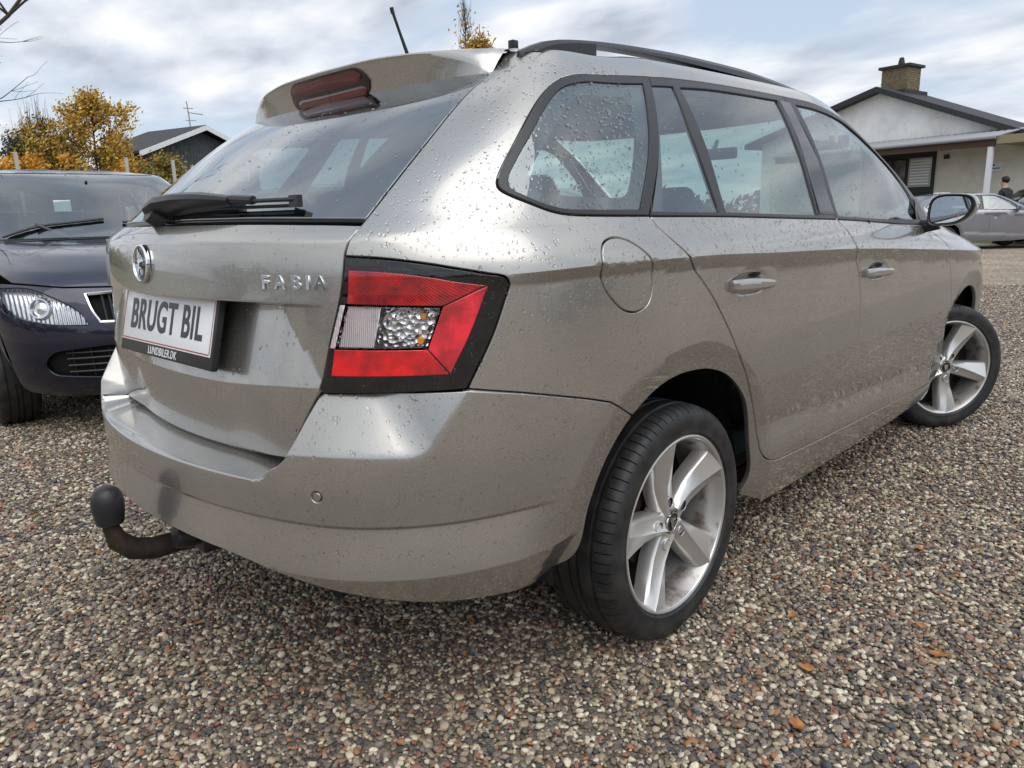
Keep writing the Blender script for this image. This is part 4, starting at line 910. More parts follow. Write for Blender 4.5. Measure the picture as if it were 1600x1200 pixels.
# ------------------------------------------------------------------ rain drops on the estate car
def drops(nmax,seed=3):
    rng=np.random.default_rng(seed); V=[];F=[]
    def where(U,v):
        # which skin is there: returns a D function id or -1 to skip
        return 0
    sets=[(D_body,lambda U,v:(U>-.72)&(v>.35)&(v<1.40)&~((v>1.045)&(U>-.14)),(-.72,1.70,.36,1.43),6500),
          (D_bump,lambda U,v:(v<.745)&(U<-.36)&~((v>.55)&(U<-.835)),(-.95,-.36,.42,.745),900),
          (D_gate,lambda U,v:(U<-.76),(-1.40,-.74,.62,1.05),260),
          (None,lambda U,v:(v>1.07),(-.15,1.55,1.06,1.36),500),
          ('rw',lambda U,v:(v>1.07),(-1.40,-.72,1.08,1.33),160)]
    base_c=[(math.cos(t),math.sin(t)) for t in np.linspace(0,2*math.pi,9)[:-1]]
    for D,ok,(u0,u1,v0,v1),n in sets:
        U=rng.uniform(u0,u1,n*3); v=rng.uniform(v0,v1,n*3); k=ok(U,v)
        off=0.0
        if D is None: off=-.0045
        if D=='rw': off=.001; Dd=None
        else: Dd=D
        if D is D_body:
            dn=.22+.78*ss(.80,1.0,v)*1.0+.15*np.where((U<.1),1,0)*ss(.7,.9,v); k&=rng.random(len(U))<dn*(1-.6*ss(.3,1.6,U))
            lp=spl(LAMP,.02,True); qw=spl(QWIN,.02,True)
            r=np.hypot(base(U,v)[:,1]+.015,v-.305); k&=(r>.41)
        U=U[k][:n];v=v[k][:n]
        P=surf(U,v,Dd,off); Nn=normal(U,v,lambda a,b: surf(a,b,Dd,off))
        for p,q,vv_,uu_ in zip(P,Nn,v,U):
            nn=Vector(q); up=Vector((0,0,1)); y=(up-nn*up.dot(nn)); y=y.normalized() if y.length>1e-4 else Vector((1,0,0)); x=y.cross(nn)
            r=.0011+.0021*rng.random()**2.0; el=1+.5*rng.random()
            steep=1-abs(nn.z); a1=rng.uniform(.85,1.15); th=rng.uniform(-.6,.6)
            b=len(V); c=Vector(p)
            for rr,h in ((1,-.12),(.86,.30),(.5,.52)):
                for cx,cy in base_c:
                    X=cx*rr*r*a1; Y=cy*rr*r*el; V.append(c+x*(X*math.cos(th)-Y*math.sin(th)*.3)+y*(Y-steep*.15*r)+nn*h*r)
            for i in range(2):
                for k2 in range(8): F.append((b+i*8+k2,b+i*8+(k2+1)%8,b+(i+1)*8+(k2+1)%8,b+(i+1)*8+k2))
            F.append(tuple(range(b+16,b+24))); 
    o=new_obj('rain_drops',V,F,M['water'],car,True); o['kind']='stuff'; o['label']='small rain drops beaded over the beige paint'
    # orient outward
    bm=bmesh.new(); bm.from_mesh(o.data); bmesh.ops.recalc_face_normals(bm,faces=bm.faces); bm.to_mesh(o.data); bm.free()
drops(0)
# ------------------------------------------------------------------ ground
def pebble_ramp(m,src):
    r=N(m,'ShaderNodeValToRGB'); r.color_ramp.interpolation='CONSTANT'; e=r.color_ramp.elements
    cols=[(0,(.165,.138,.118)),(.13,(.072,.066,.066)),(.23,(.27,.22,.175)),(.36,(.12,.088,.076)),(.46,(.38,.32,.25)),(.56,(.20,.182,.17)),(.66,(.060,.064,.075)),(.72,(.50,.46,.385)),(.81,(.23,.115,.082)),(.87,(.32,.26,.19)),(.92,(.60,.56,.47)),(.975,(.29,.14,.065))]
    cols=[(p,(c[0]*1.05,c[1]*1.0,c[2]*.88)) for p,c in cols]
    e[0].position=0; e[0].color=(*cols[0][1],1); e[1].position=cols[1][0]; e[1].color=(*cols[1][1],1)
    for p,c in cols[2:]: x=e.new(p); x.color=(*c,1)
    L(m,src,r.inputs[0]); return r
mp_=mat('pebble_stone',(.2,.2,.2),.42,0,.15)
oi=N(mp_,'ShaderNodeObjectInfo'); r=pebble_ramp(mp_,oi.outputs['Random'])
t=N(mp_,'ShaderNodeTexCoord'); nz=N(mp_,'ShaderNodeTexNoise',Scale=2.2,Detail=6,Roughness=.7); L(mp_,t.outputs['Object'],nz.inputs['Vector'])
mr=N(mp_,'ShaderNodeMapRange'); mr.inputs[1].default_value=.3; mr.inputs[2].default_value=.7; mr.inputs[3].default_value=.82; mr.inputs[4].default_value=1.42; L(mp_,nz.outputs['Fac'],mr.inputs[0])
mx=N(mp_,'ShaderNodeVectorMath',operation='SCALE'); L(mp_,r.outputs[0],mx.inputs[0]); L(mp_,mr.outputs[0],mx.inputs['Scale']); L(mp_,mx.outputs[0],P_(mp_).inputs['Base Color']); 
bump(mp_,nz.outputs['Fac'],.35,.05)
mg=mat('gravel',(.2,.2,.2),.7)
t=N(mg,'ShaderNodeTexCoord'); vo=N(mg,'ShaderNodeTexVoronoi',Scale=62); vo.feature='F1'
dn=N(mg,'ShaderNodeTexNoise',Scale=40,Detail=2); L(mg,t.outputs['Object'],dn.inputs['Vector'])
va=N(mg,'ShaderNodeMix',data_type='RGBA'); va.inputs[0].default_value=.012; L(mg,t.outputs['Object'],va.inputs[6]); L(mg,dn.outputs['Color'],va.inputs[7]); L(mg,va.outputs[2],vo.inputs['Vector'])
sx=N(mg,'ShaderNodeSeparateColor'); L(mg,vo.outputs['Color'],sx.inputs[0]); r=pebble_ramp(mg,sx.outputs[0])
big=N(mg,'ShaderNodeTexNoise',Scale=.9,Detail=5); L(mg,t.outputs['Object'],big.inputs['Vector'])
mr=N(mg,'ShaderNodeMapRange'); mr.inputs[1].default_value=.3; mr.inputs[2].default_value=.7; mr.inputs[3].default_value=.88; mr.inputs[4].default_value=1.35; L(mg,big.outputs['Fac'],mr.inputs[0])
mx=N(mg,'ShaderNodeVectorMath',operation='SCALE'); L(mg,r.outputs[0],mx.inputs[0]); L(mg,mr.outputs[0],mx.inputs['Scale'])
L(mg,mx.outputs[0],P_(mg).inputs['Base Color'])
bp=N(mg,'ShaderNodeBump',Strength=1.0,Distance=.012); bp.invert=True; L(mg,vo.outputs['Distance'],bp.inputs['Height']); L(mg,bp.outputs[0],P_(mg).inputs['Normal'])
msoil=mat('wet_grit',(.10,.085,.07),.8); nz,r,t=noise_col(msoil,(.10,.086,.070),(.26,.22,.175),140,8)
bump(msoil,nz.outputs['Fac'],.8,.006)
mgrass=mat('grass_turf',(.07,.09,.03),.9); nz,r,t=noise_col(mgrass,(.05,.06,.025),(.12,.13,.05),1.5,8); bump(mgrass,nz.outputs['Fac'],1,.1)
def sheet(name,pts,z,m):
    b=MB(); b.add([(x,y,z) for x,y in pts],[tuple(range(len(pts)))]); o=b.build(name,m,smooth=False,recalc=False); o['kind']='structure'; return o
sheet('ground',[(-900,-900),(900,-900),(900,900),(-900,900)],-.012,mgrass)
# camera-side yard: a finer grit bed lies under the loose pebbles, the far part is read as gravel texture
sheet('gravel_yard',[(-26,-30),(30,-30),(30,23.5),(-26,23.5)],-.006,mg)
rng=np.random.default_rng(11)
def peb_mesh(seed,sub):
    bm=bmesh.new(); bmesh.ops.create_icosphere(bm,subdivisions=sub,radius=1); rg=np.random.default_rng(seed); ax=rg.normal(size=(5,3)); am=rg.uniform(.04,.16,5)
    sc=(1,rg.uniform(.62,.9),rg.uniform(.42,.68))
    for v in bm.verts:
        p=np.array(v.co); k=1+sum(a*math.sin(3*float(p@x)+i) for i,(a,x) in enumerate(zip(am,ax)))*.6; v.co=Vector([p[i]*k*sc[i] for i in range(3)])
    for f in bm.faces: f.smooth=True
    me=bpy.data.meshes.new('pebble'); bm.to_mesh(me); bm.free(); me.materials.append(mp_); return me
def field(name,P,size,label,sub,seeds):
    coll=bpy.data.collections.new('pebble_shapes')
    for i,s in enumerate(seeds):
        o=bpy.data.objects.new('pebble',peb_mesh(s,sub)); coll.objects.link(o)
    me=bpy.data.meshes.new(name); me.vertices.add(len(P)); me.vertices.foreach_set('co',P.astype(np.float32).ravel())
    a=me.attributes.new('size','FLOAT','POINT'); a.data.foreach_set('value',size.astype(np.float32))
    rt=np.stack([rng.normal(0,.28,len(P)),rng.normal(0,.28,len(P)),rng.uniform(0,6.283,len(P))],1)
    a=me.attributes.new('rot','FLOAT_VECTOR','POINT'); a.data.foreach_set('vector',rt.astype(np.float32).ravel())
    o=bpy.data.objects.new(name,me); S.collection.objects.link(o); tag(o,label,'gravel',kind='stuff')
    g=bpy.data.node_groups.new(name,'GeometryNodeTree'); g.interface.new_socket('Geometry',in_out='INPUT',socket_type='NodeSocketGeometry'); g.interface.new_socket('Geometry',in_out='OUTPUT',socket_type='NodeSocketGeometry')
    gi=g.nodes.new('NodeGroupInput'); go=g.nodes.new('NodeGroupOutput'); ip=g.nodes.new('GeometryNodeInstanceOnPoints'); ci=g.nodes.new('GeometryNodeCollectionInfo'); ci.inputs['Collection'].default_value=coll; ci.inputs['Separate Children'].default_value=True; ci.inputs['Reset Children'].default_value=True
    ip.inputs['Pick Instance'].default_value=True
    na=g.nodes.new('GeometryNodeInputNamedAttribute'); na.data_type='FLOAT'; na.inputs['Name'].default_value='size'
    nr=g.nodes.new('GeometryNodeInputNamedAttribute'); nr.data_type='FLOAT_VECTOR'; nr.inputs['Name'].default_value='rot'
    e2=g.nodes.new('FunctionNodeEulerToRotation'); g.links.new(nr.outputs['Attribute'],e2.inputs[0]); g.links.new(e2.outputs[0],ip.inputs['Rotation'])
    g.links.new(gi.outputs[0],ip.inputs['Points']); g.links.new(ci.outputs[0],ip.inputs['Instance']); g.links.new(na.outputs['Attribute'],ip.inputs['Scale']); g.links.new(ip.outputs[0],go.inputs[0])
    md=o.modifiers.new('scatter','NODES'); md.node_group=g; return o
def scatter(n,r0,r1,z,smin,smax,pw=2.2):
    # wedge of ground in front of the viewpoint, a little wider than the view
    a=np.radians(rng.uniform(-46,46,n)); r=np.sqrt(rng.uniform(r0*r0,r1*r1,n)); yaw=_yaw
    dx=-np.sin(yaw-a); dy=np.cos(yaw-a); P=np.stack([1.735+dx*r,-1.498+dy*r,np.zeros(n)],1)
    s=smin+(smax-smin)*rng.random(n)**pw; P[:,2]=z+s*.15
    return P,s
def val(P,f,seed):
    r_=np.random.default_rng(seed); o=np.zeros(len(P))
    for i in range(8):
        k=r_.normal(size=2)*f; o+=np.sin(P[:,0]*k[0]+P[:,1]*k[1]+r_.uniform(0,6.28))
    return o/8
Ps=[];Ss=[]
for n,r0,r1,z,a,b_ in ((66000,.9,2.9,.0015,.0042,.0098),(16000,.9,2.9,.004,.006,.0118),(120000,2.9,6.0,.0015,.0055,.0105),(20000,2.9,6.0,.004,.006,.0125),(120000,6.0,12.0,.001,.0075,.0130)):
    p,s=scatter(n,r0,r1,z,a,b_); w=val(p,2.3,5)+.5*val(p,6,8)
    keep=np.ones(len(p),bool); s=s*np.where(w>.42,.85,1); Ps.append(p[keep]); Ss.append(s[keep])
Ps=np.concatenate(Ps); Ss=np.concatenate(Ss)
field('loose_gravel',Ps,Ss,'loose mixed pebbles, grey brown and cream, covering the yard round the estate car',2,(1,2,3,4,5,6,7,8))
bed=[]; 
for a in np.linspace(-50,50,24): bed.append((1.735-math.sin(_yaw-rad(a))*11.9,-1.498+math.cos(_yaw-rad(a))*11.9))
sheet('grit_bed',[(1.735+.5,-1.498-.6),(1.735-.3,-1.498-.9)]+bed,-.002,mg if False else msoil)
# fallen leaves
ml=mat('orange_leaf',(.50,.20,.045),.6); nz,r,t=noise_col(ml,(.24,.09,.025),(.46,.20,.05),30,4)
def leaf_mesh(r,curl):
    pts=[];n=14
    for k in range(n):
        t=2*math.pi*k/n; rr=r*(1-.16*math.cos(3*t+.4))*(1 if k%2 else .86); x=rr*math.cos(t)*1.25; y=rr*math.sin(t)*.72; pts.append((x,y,curl*(x*x+.6*abs(y)*r)/r))
    v=pts+[(0,0,0)]+[(p[0],p[1],p[2]-.0006) for p in pts]; f=[(k,(k+1)%n,n) for k in range(n)]+[(k+n+1,(k+1)%n+n+1,(k+1)%n,k) for k in range(n)]
    v+=[(r*1.2,0,curl*r),(r*1.9,.2*r,curl*r*1.6),(r*1.9,.26*r,curl*r*1.6)]; f.append((len(v)-3,len(v)-2,len(v)-1))
    return v,f
LV=[]
def ground_pt(px,py):   # spot of ground seen at a photo position, worked out once when placing
    d=_f+_r2*((px-800)/1147)+_u2*((600-py)/1147); t=-1.058/d[2]; return (1.735+d[0]*t,-1.498+d[1]*t)
spots=[(1.28,.43),(1.14,.90),(1.35,.32),(1.02,.26),(1.14,.06),(1.21,-.15),(-.14,-.83),(2.0,1.7),(2.3,2.9)]
for i,(x,y) in enumerate(spots):
    v,f=leaf_mesh(.012+.004*((i*7)%3),.15+.1*(i%2)); b=MB(); b.add(v,f); o=b.build('fallen_leaf',ml,smooth=False,recalc=False); o.location=(x,y,.013); o.rotation_euler=(.12,.1,i*1.7)
    tag(o,'small orange fallen leaf lying flat on the gravel','leaf','fallen leaves on the gravel')
v,f=leaf_mesh(.0075,.5); b=MB(); b.add(v,f); o=b.build('fallen_leaf',mat('russet_leaf',(.45,.16,.08),.5),smooth=False,recalc=False); o.location=(.846,1.10,1.012); o.rotation_euler=(.1,.45,1.2); tag(o,'reddish curled leaf caught on the window sill of the beige front door','leaf')
# grass tufts by the left edge
def tuft(x,y,n,h,seed):
    r_=random.Random(seed); b=MB()
    for i in range(n):
        a=r_.uniform(0,6.28); d=r_.uniform(0,.03); hh=h*r_.uniform(.5,1); l=r_.uniform(.2,.9)*hh; w=.0016; bx,by=x+d*math.cos(a),y+d*math.sin(a)
        c,s=math.cos(a),math.sin(a); b.add([(bx-s*w,by+c*w,0),(bx+s*w,by-c*w,0),(bx+c*l*.5+s*w*.6,by+s*l*.5-c*w*.6,hh*.7),(bx+c*l*.5-s*w*.6,by+s*l*.5+c*w*.6,hh*.7),(bx+c*l,by+s*l,hh)],[(0,1,2,3),(3,2,4)])
    return b.build('grass_tuft',M['leafgreen'],smooth=False,recalc=False)
M['leafgreen']=mat('weed_green',(.10,.12,.03),.7)
for i,(px,py) in enumerate([(35,945),(6,962),(4,1165),(60,800)]):
    x,y=ground_pt(px,py); o=tuft(x,y,26,.022,i); tag(o,'tiny tuft of yellowish grass sprouting in the gravel at the left','grass','grass tufts in the gravel')
# ------------------------------------------------------------------ other cars
def rear_simple(c,pm):
    h=np.array([(-.355,.29),(-.30,.40),(-.264,.528),(-.189,.633),(-.266,.684),(-.537,.757),(-.794,.748),(-.89,.60),(-1.395,.60)])
    l=np.array([(-1.395,.36),(-.9,.34),(-.6,.31)])
    poly=np.concatenate([h,np.stack([2*UC-h[::-1,0],h[::-1,1]],1),np.stack([2*UC-l[::-1,0],l[::-1,1]],1),l[:-1]]); panel('rear_bumper',poly,pm,c,D_bump,gap=.002,depth=.04,step=.04)
    tg=np.array([(-.709,1.052),(-.731,.998),(-.749,.918),(-.797,.748),(-.893,.61),(-1.395,.614)]); gb=np.array([(-.709,1.052),(-1.395,1.061)])
    poly=np.concatenate([tg,np.stack([2*UC-tg[::-1,0],tg[::-1,1]],1),np.stack([2*UC-gb[1:,0],gb[1:,1]],1),gb[::-1][:-1]]); panel('tailgate',poly,pm,c,None,gap=.003,step=.04)
    hw=np.array([(-.69,1.42),(-.692,1.30),(-.702,1.208),(-.712,1.06),(-1.395,1.068)]); poly=np.concatenate([hw,np.stack([2*UC-hw[::-1,0],hw[::-1,1]],1)]); panel('rear_window',poly,M['rear_glass'],c,None,gap=.002,depth=.004,step=.06)
    for s in (1,-1): panel('tail_lamp',spl(LAMP,.03,True),M['red_lens'],c,None,gap=.002,step=.03,side=s)
def kids(o): return [x for x in bpy.data.objects if x.parent==o]
blue=empty('parked_car',label='dark blue hatchback facing right, headlamp and bonnet beside the rear of the beige car',cat='car')
blue['group']='cars parked in the yard'
build_body(M['paint_blue'],blue,step=.045,main=False); rear_simple(blue,M['paint_blue'])
inner_shell(blue); interior(blue)
g=MB(); 
def onws(x,y): # point on the windscreen
    UF=Y0F+LF; vs=np.linspace(1.0,1.42,60); U=np.linspace(1.9,UF,200); best=None
    UU_,VV_=np.meshgrid(U,vs); P=surf(UU_,VV_); d=(P[...,0]-abs(x))**2+(P[...,1]-y)**2; i=np.unravel_index(d.argmin(),d.shape); p=P[i]; return Vector((math.copysign(p[0],x),p[1],p[2]+.012))
for x0,x1 in ((.62,.05),(-.05,-.58)):
    g.tube([onws(x0+(x1-x0)*t,2.20-.05*t+(0 if abs(x0)<.3 else 0)) for t in np.linspace(0,1,8)],.009,6)
    p0=onws((x0+x1)/2+.1,2.17); g.tube([Vector((x1*.6+x0*.4,2.24,1.005)),p0+Vector((0,0,.01))],.012,6)
g.build('wiper',M['black_satin'],blue)
g=MB(); g.box((.22,1.87,1.20),(.10,.004,.07)); g.build('price_note',M['white'],blue)
for s in (1,-1):
    g=MB(); g.box((s*.96,1.68,1.04),(.17,.09,.12)); g.box((s*.86,1.70,1.0),(.08,.05,.04)); g.build('door_mirror',M['paint_blue'],blue,bevel=.02)
for loc,fl in (((.732,0,.302),False),((.732,2.47,.302),False),((-.732,0,.302),True),((-.732,2.47,.302),True)): wheel(blue,loc,0,rad(30),fl,False)
def copy_tree(o,parent=None,paint_m=None):
    c=o.copy(); S.collection.objects.link(c); c.parent=parent
    if paint_m and c.type=='MESH':
        for i,sl in enumerate(c.material_slots):
            if sl.material==M['paint_blue']: sl.link='OBJECT'; sl.material=paint_m
    for k in kids(o): copy_tree(k,c,paint_m)
    return c
def place(o,front,head,sc=(1,1,1)):
    th=rad(head); o.rotation_euler=(0,0,th); h=Vector((-math.sin(th),math.cos(th),0)); o.scale=sc; p=Vector((*front,0))-h*3.3*sc[1]; o.location=p
protos=[]
def another(front,head,pm,label,sc=(1,1,1)):
    c=copy_tree(blue,None,M[pm]); c['label']=label; place(c,front,head,sc); return c
CARS=[((-2.9,2.9),-94,'paint_silver','silver grey car parked beyond the beige car, glimpsed through its side windows',(.98,1,.98)),
 ((-3.0,5.9),-93,'paint_white','white car parked further along, glimpsed through the front side window',(.98,1,1)),
 ((-10.0,3.6),-96,'paint_red','red car far left, only a sliver of its roof shows behind the blue hatchback',(.98,1,.97)),
 ((-1.72,21.9),-45,'paint_silver','grey car parked side-on before the white bungalow at the right edge',(.98,1.0,.93)),
 ((0.2,25.3),-52,'paint_dark','black car roof just showing behind the grey car at the right edge',(.98,1,1.02)),
 ((-8.6,-9.0),8,'paint_dark','charcoal car facing the viewer side, mirrored in the beige tailgate',(1,1,1)),
 ((-5.6,-9.2),6,'paint_white','white car mirrored in the beige tailgate, second from the trees',(1,1,1)),
 ((-2.6,-9.3),4,'paint_silver','grey car mirrored in the beige tailgate beside the white one',(1,1,1)),
 ((.6,-9.5),2,'paint_red','red car behind the viewpoint mirrored in the beige bumper',(1,1,1)),
 ((7.6,3.0),80,'paint_white','white car across the yard mirrored in the beige doors',(1,1,1)),
 ((7.8,6.4),82,'paint_dark','charcoal car across the yard mirrored in the beige front door',(1,1,1))]
for a in CARS: another(*a)
place(blue,(-2.2,.02),-95,(.95,1,1.0))
# ------------------------------------------------------------------ bungalow on the right
class Loc:
    def __init__(s,o,t,n): s.o=Vector((*o,0)); s.t=Vector((*t,0)); s.n=Vector((*n,0))
    def __call__(s,a,d,z): return s.o+s.t*a+s.n*d+Vector((0,0,z))
def lbox(b,Lc,a0,a1,d0,d1,z0,z1):
    v=[Lc(a,d,z) for a in (a0,a1) for d in (d0,d1) for z in (z0,z1)]; b.add(v,[(0,1,3,2),(4,6,7,5),(0,4,5,1),(2,3,7,6),(0,2,6,4),(1,5,7,3)])
m_r=mat('white_render',(.70,.70,.68),.9); nz,r,t=noise_col(m_r,(.60,.60,.57),(.84,.84,.82),1.2,10,lo=.25,hi=.6,rough=.7); bump(m_r,nz.outputs['Fac'],.4,.02)
m_c=mat('cream_render',(.72,.68,.60),.9); nz,r,t=noise_col(m_c,(.66,.61,.53),(.78,.74,.67),2,8); bump(m_c,nz.outputs['Fac'],.3,.02)
m_dk=mat('dark_roofing',(.03,.03,.032),.7); m_gr=mat('grey_corrugated',(.28,.29,.30),.6); m_br=mat('brown_timber',(.07,.035,.022),.6); m_wd=mat('weathered_timber',(.28,.24,.15),.8)
m_ye=mat('yellow_brick',(.36,.26,.13),.85); nz,r,t=noise_col(m_ye,(.12,.09,.045),(.24,.18,.10),9,4); m_mo=mat('mortar',(.25,.23,.20),.9)
m_wt=mat('white_paintwork',(.72,.73,.74),.5); m_pg=mat('window_dark_glass',(.03,.04,.05),.05,0,0,1)
H=Loc((-7.27,25.2),(.984,-.178),(.178,.984))
hs=empty('bungalow',tuple(H(0,1.9,0)),label='white rendered bungalow with a gable, brick chimney and covered porch at the right',cat='house')
def hb(b,name,m,parent=hs,**k):
    o=b.build(name,m,parent,smooth=False,**k); o.matrix_parent_inverse=parent.matrix_world.inverted() if False else Matrix.Translation(-Vector(parent.location)); return o
bpy.context.view_layer.update()
PK=(-1.18,5.16); RS=.405; LS=.27
b=MB(); pts=[(-6,0),(6.2,0),(6.2,PK[1]-.1-(6.2-PK[0])*RS),(PK[0],PK[1]-.1),(-6,PK[1]-.1-(PK[0]+6)*LS)]
v=[H(a,1.92,z) for a,z in pts]+[H(a,4.3,z) for a,z in pts]; b.add(v,[(0,1,2,3,4),(9,8,7,6,5)]+[(i,(i+1)%5,(i+1)%5+5,i+5) for i in range(5)]); hb(b,'wall',m_r)
b=MB()
for (a0,z0),(a1,z1) in (((PK[0],PK[1]),(6.8,PK[1]-(6.8-PK[0])*RS)),((-6.6,PK[1]-(PK[0]+6.6)*LS),(PK[0],PK[1]))):
    v=[H(a,d,z+dz) for (a,z) in ((a0,z0),(a1,z1)) for d in (1.55,4.5) for dz in (-.17,.02)]; b.add(v,[(0,1,3,2),(4,6,7,5),(0,4,5,1),(2,3,7,6),(0,2,6,4),(1,5,7,3)])
rf=hb(b,'roof',m_dk)
ch=MB(); lbox(ch,H,-1.80,-.86,3.0,3.9,4.5,5.93); ch_=hb(ch,'chimney',m_mo)
bm_=None; k=0; z=4.95
while z<5.90:
    off=.0 if k%2 else .12
    for face,(a0,a1,d0) in enumerate(((-1.80,-.86,3.0),)):
        a=a0-.002-off
        while a<a1:
            x0=max(a,a0-.012); x1=min(a+.225,a1+.012)
            if x1-x0>.03:
                q=MB(); lbox(q,H,x0+.006,x1-.006,d0-.014,d0+.05,z+.006,z+.068); hb(q,'brick',m_ye)
            a+=.24
    z+=.078; k+=1
q=MB(); z=4.95
while z<5.9: lbox(q,H,-.9,-.846,3.02,3.88,z+.006,z+.068); z+=.078
o=hb(q,'brick_course',m_ye); o['kind']='stuff'
q=MB(); lbox(q,H,-1.90,-.76,2.9,4.0,5.93,6.02); hb(q,'chimney_cap',m_dk)
q=MB(); q.tube([H(-1.33,3.4,6.02),H(-1.33,3.4,6.2),H(-1.33,3.4,6.32)],[.13,.10,.07],10); hb(q,'chimney_pot',m_dk)
q=MB(); lbox(q,H,-2.0,-.7,2.6,4.2,4.98,5.12); hb(q,'chimney_flashing',m_dk)
# porch
q=MB(); n_=70
v=[];f=[]
for i in range(n_+1):
    a=-4+7.5*i/n_; w=.022*(i%2)
    for d,z in ((.0,3.02),(1.90,3.34)): v+=[H(a,d,z+w),H(a,d,z+w-.03)]
for i in range(n_): f+=[(i*4,i*4+2,i*4+6,i*4+4),(i*4+1,i*4+5,i*4+7,i*4+3),(i*4,i*4+4,i*4+5,i*4+1)]
q.add(v,f); hb(q,'porch_roof',m_gr)
q=MB(); q.tube([H(-4,-.05,2.97),H(3.48,-.05,2.99)],.055,8); hb(q,'gutter',m_gr)
q=MB(); lbox(q,H,-4,3.46,.02,.09,2.74,2.955); hb(q,'fascia_board',m_br)
q=MB(); lbox(q,H,3.48,4.30,.05,1.9,2.80,3.04); hb(q,'timber_beam',m_wd)
q=MB(); lbox(q,H,3.27,3.40,.03,.16,0,2.74); hb(q,'porch_post',m_wt)
q=MB(); lbox(q,H,-5.5,4.1,1.86,1.915,0,3.02); hb(q,'porch_wall',m_c)
q=MB(); lbox(q,H,-1.6,.96,1.80,1.855,.02,2.86); dr=hb(q,'door_frame',m_dk)
for a0,a1,z0,z1,mm in ((.10,.86,1.72,2.68,'pale'),(-.42,-.02,1.0,2.68,'dark'),(-1.2,-.5,1.0,2.68,'dark'),(.10,.86,.3,1.55,'dark')):
    q=MB(); lbox(q,H,a0,a1,1.785,1.798,z0,z1); hb(q,'window_pane',m_pg if mm=='dark' else mat('pale_reflection_glass',(.38,.39,.39),.12,0,.6))  # the pale pane colour stands in for a reflection in the glass
q=MB()
for i in range(9): lbox(q,H,.16,.80,1.776,1.784,1.80+i*.095,1.80+i*.095+.05)
hb(q,'painted_reflection',m_wt)  # white strips paint the whitish reflection seen in the door glass
q=MB(); lbox(q,H,1.22,1.37,1.78,1.855,2.58,2.72); hb(q,'wall_lamp',m_br)
q=MB(); lbox(q,H,2.52,3.0,1.84,1.857,2.10,2.36); sg=hb(q,'wall_sign',m_wt)
q=MB(); lbox(q,H,2.56,2.78,1.832,1.838,2.26,2.31); lbox(q,H,2.56,2.94,1.832,1.838,2.17,2.20); hb(q,'sign_print',mat('blue_print',(.05,.08,.22),.5))
q=MB(); q.tube([H(4.02,1.78,3.0),H(4.02,1.78,2.2),H(4.02,1.78,.1)],.05,8); q.tube([H(3.86,1.80,2.9),H(3.86,1.80,.1)],.045,8); hb(q,'downpipe',m_wt)
q=MB(); v=[H(-3.6,.5,3.55),H(-1.2,.5,3.02),H(-1.2,1.9,3.14),H(-3.6,1.9,3.66),H(-3.6,.5,3.50),H(-1.2,.5,2.97),H(-1.2,1.9,3.06),H(-3.6,1.9,3.6)]; q.add(v,[(0,1,2,3),(4,7,6,5),(0,4,5,1),(1,5,6,2)]); lbox(q,H,-2.12,-1.86,1.0,1.25,3.2,3.62); lbox(q,H,-2.50,-2.38,1.0,1.15,3.3,3.66); hb(q,'lean_to_roof',m_dk)
# ------------------------------------------------------------------ grey house on the left
k_=1.12
def far(x,y,z): return (1.735+(x-1.735)*k_,-1.498+(y+1.498)*k_,1.058+(z-1.058)*k_)
G=Loc(far(-30.3,12.6,0)[:2],(-.27,.963),(-.963,-.27))
gh=empty('grey_house',tuple(G(0,0,0)),label='dark grey boarded house with white bargeboards behind the yellow trees at the left',cat='house')
m_sl=mat('slate_boarding',(.055,.062,.065),.7); nz,r,t=noise_col(m_sl,(.045,.05,.053),(.075,.082,.085),4,6)
def gb_(b,name,m): o=b.build(name,m,gh,smooth=False); o.matrix_parent_inverse=Matrix.Translation(-Vector(gh.location)); return o
pz=5.48; wz=4.30
b=MB(); pts=[(-3.0,0),(3.4,0),(3.4,wz),(0,pz-.1),(-3.0,wz)]; v=[G(a,0,z) for a,z in pts]+[G(a,3.4,z) for a,z in pts]; b.add(v,[(0,1,2,3,4),(9,8,7,6,5)]+[(i,(i+1)%5,(i+1)%5+5,i+5) for i in range(5)]); gb_(b,'wall',m_sl)
for i in range(36):
    a=-2.95+i*.176; zt=pz-.15-abs(a)*.38 if a<0 else pz-.15-a*.36
    b=MB(); lbox(b,G,a,a+.165,-.022,-.001,.2,min(zt,pz)); gb_(b,'wall_board',m_sl)
b=MB()
for a0,z0,a1,z1 in ((0,pz+.05,3.9,pz+.05-3.9*.36),(-3.6,pz+.05-3.6*.38,0,pz+.05)):
    v=[G(a,d,z+dz) for (a,z) in ((a0,z0),(a1,z1)) for d in (-.5,3.7) for dz in (0,.1)]; b.add(v,[(0,1,3,2),(4,6,7,5),(0,4,5,1),(2,3,7,6),(0,2,6,4),(1,5,7,3)])
gb_(b,'roof',m_dk)
for a0,z0,a1,z1 in ((0,pz+.13,3.92,pz+.13-3.92*.36),(-3.62,pz+.13-3.62*.38,0,pz+.13)):
    b=MB(); v=[G(a,d,z+dz) for (a,z) in ((a0,z0),(a1,z1)) for d in (-.54,-.505) for dz in (-.22,0)]; b.add(v,[(0,1,3,2),(4,6,7,5),(0,4,5,1),(2,3,7,6),(0,2,6,4),(1,5,7,3)]); gb_(b,'bargeboard',m_wt)
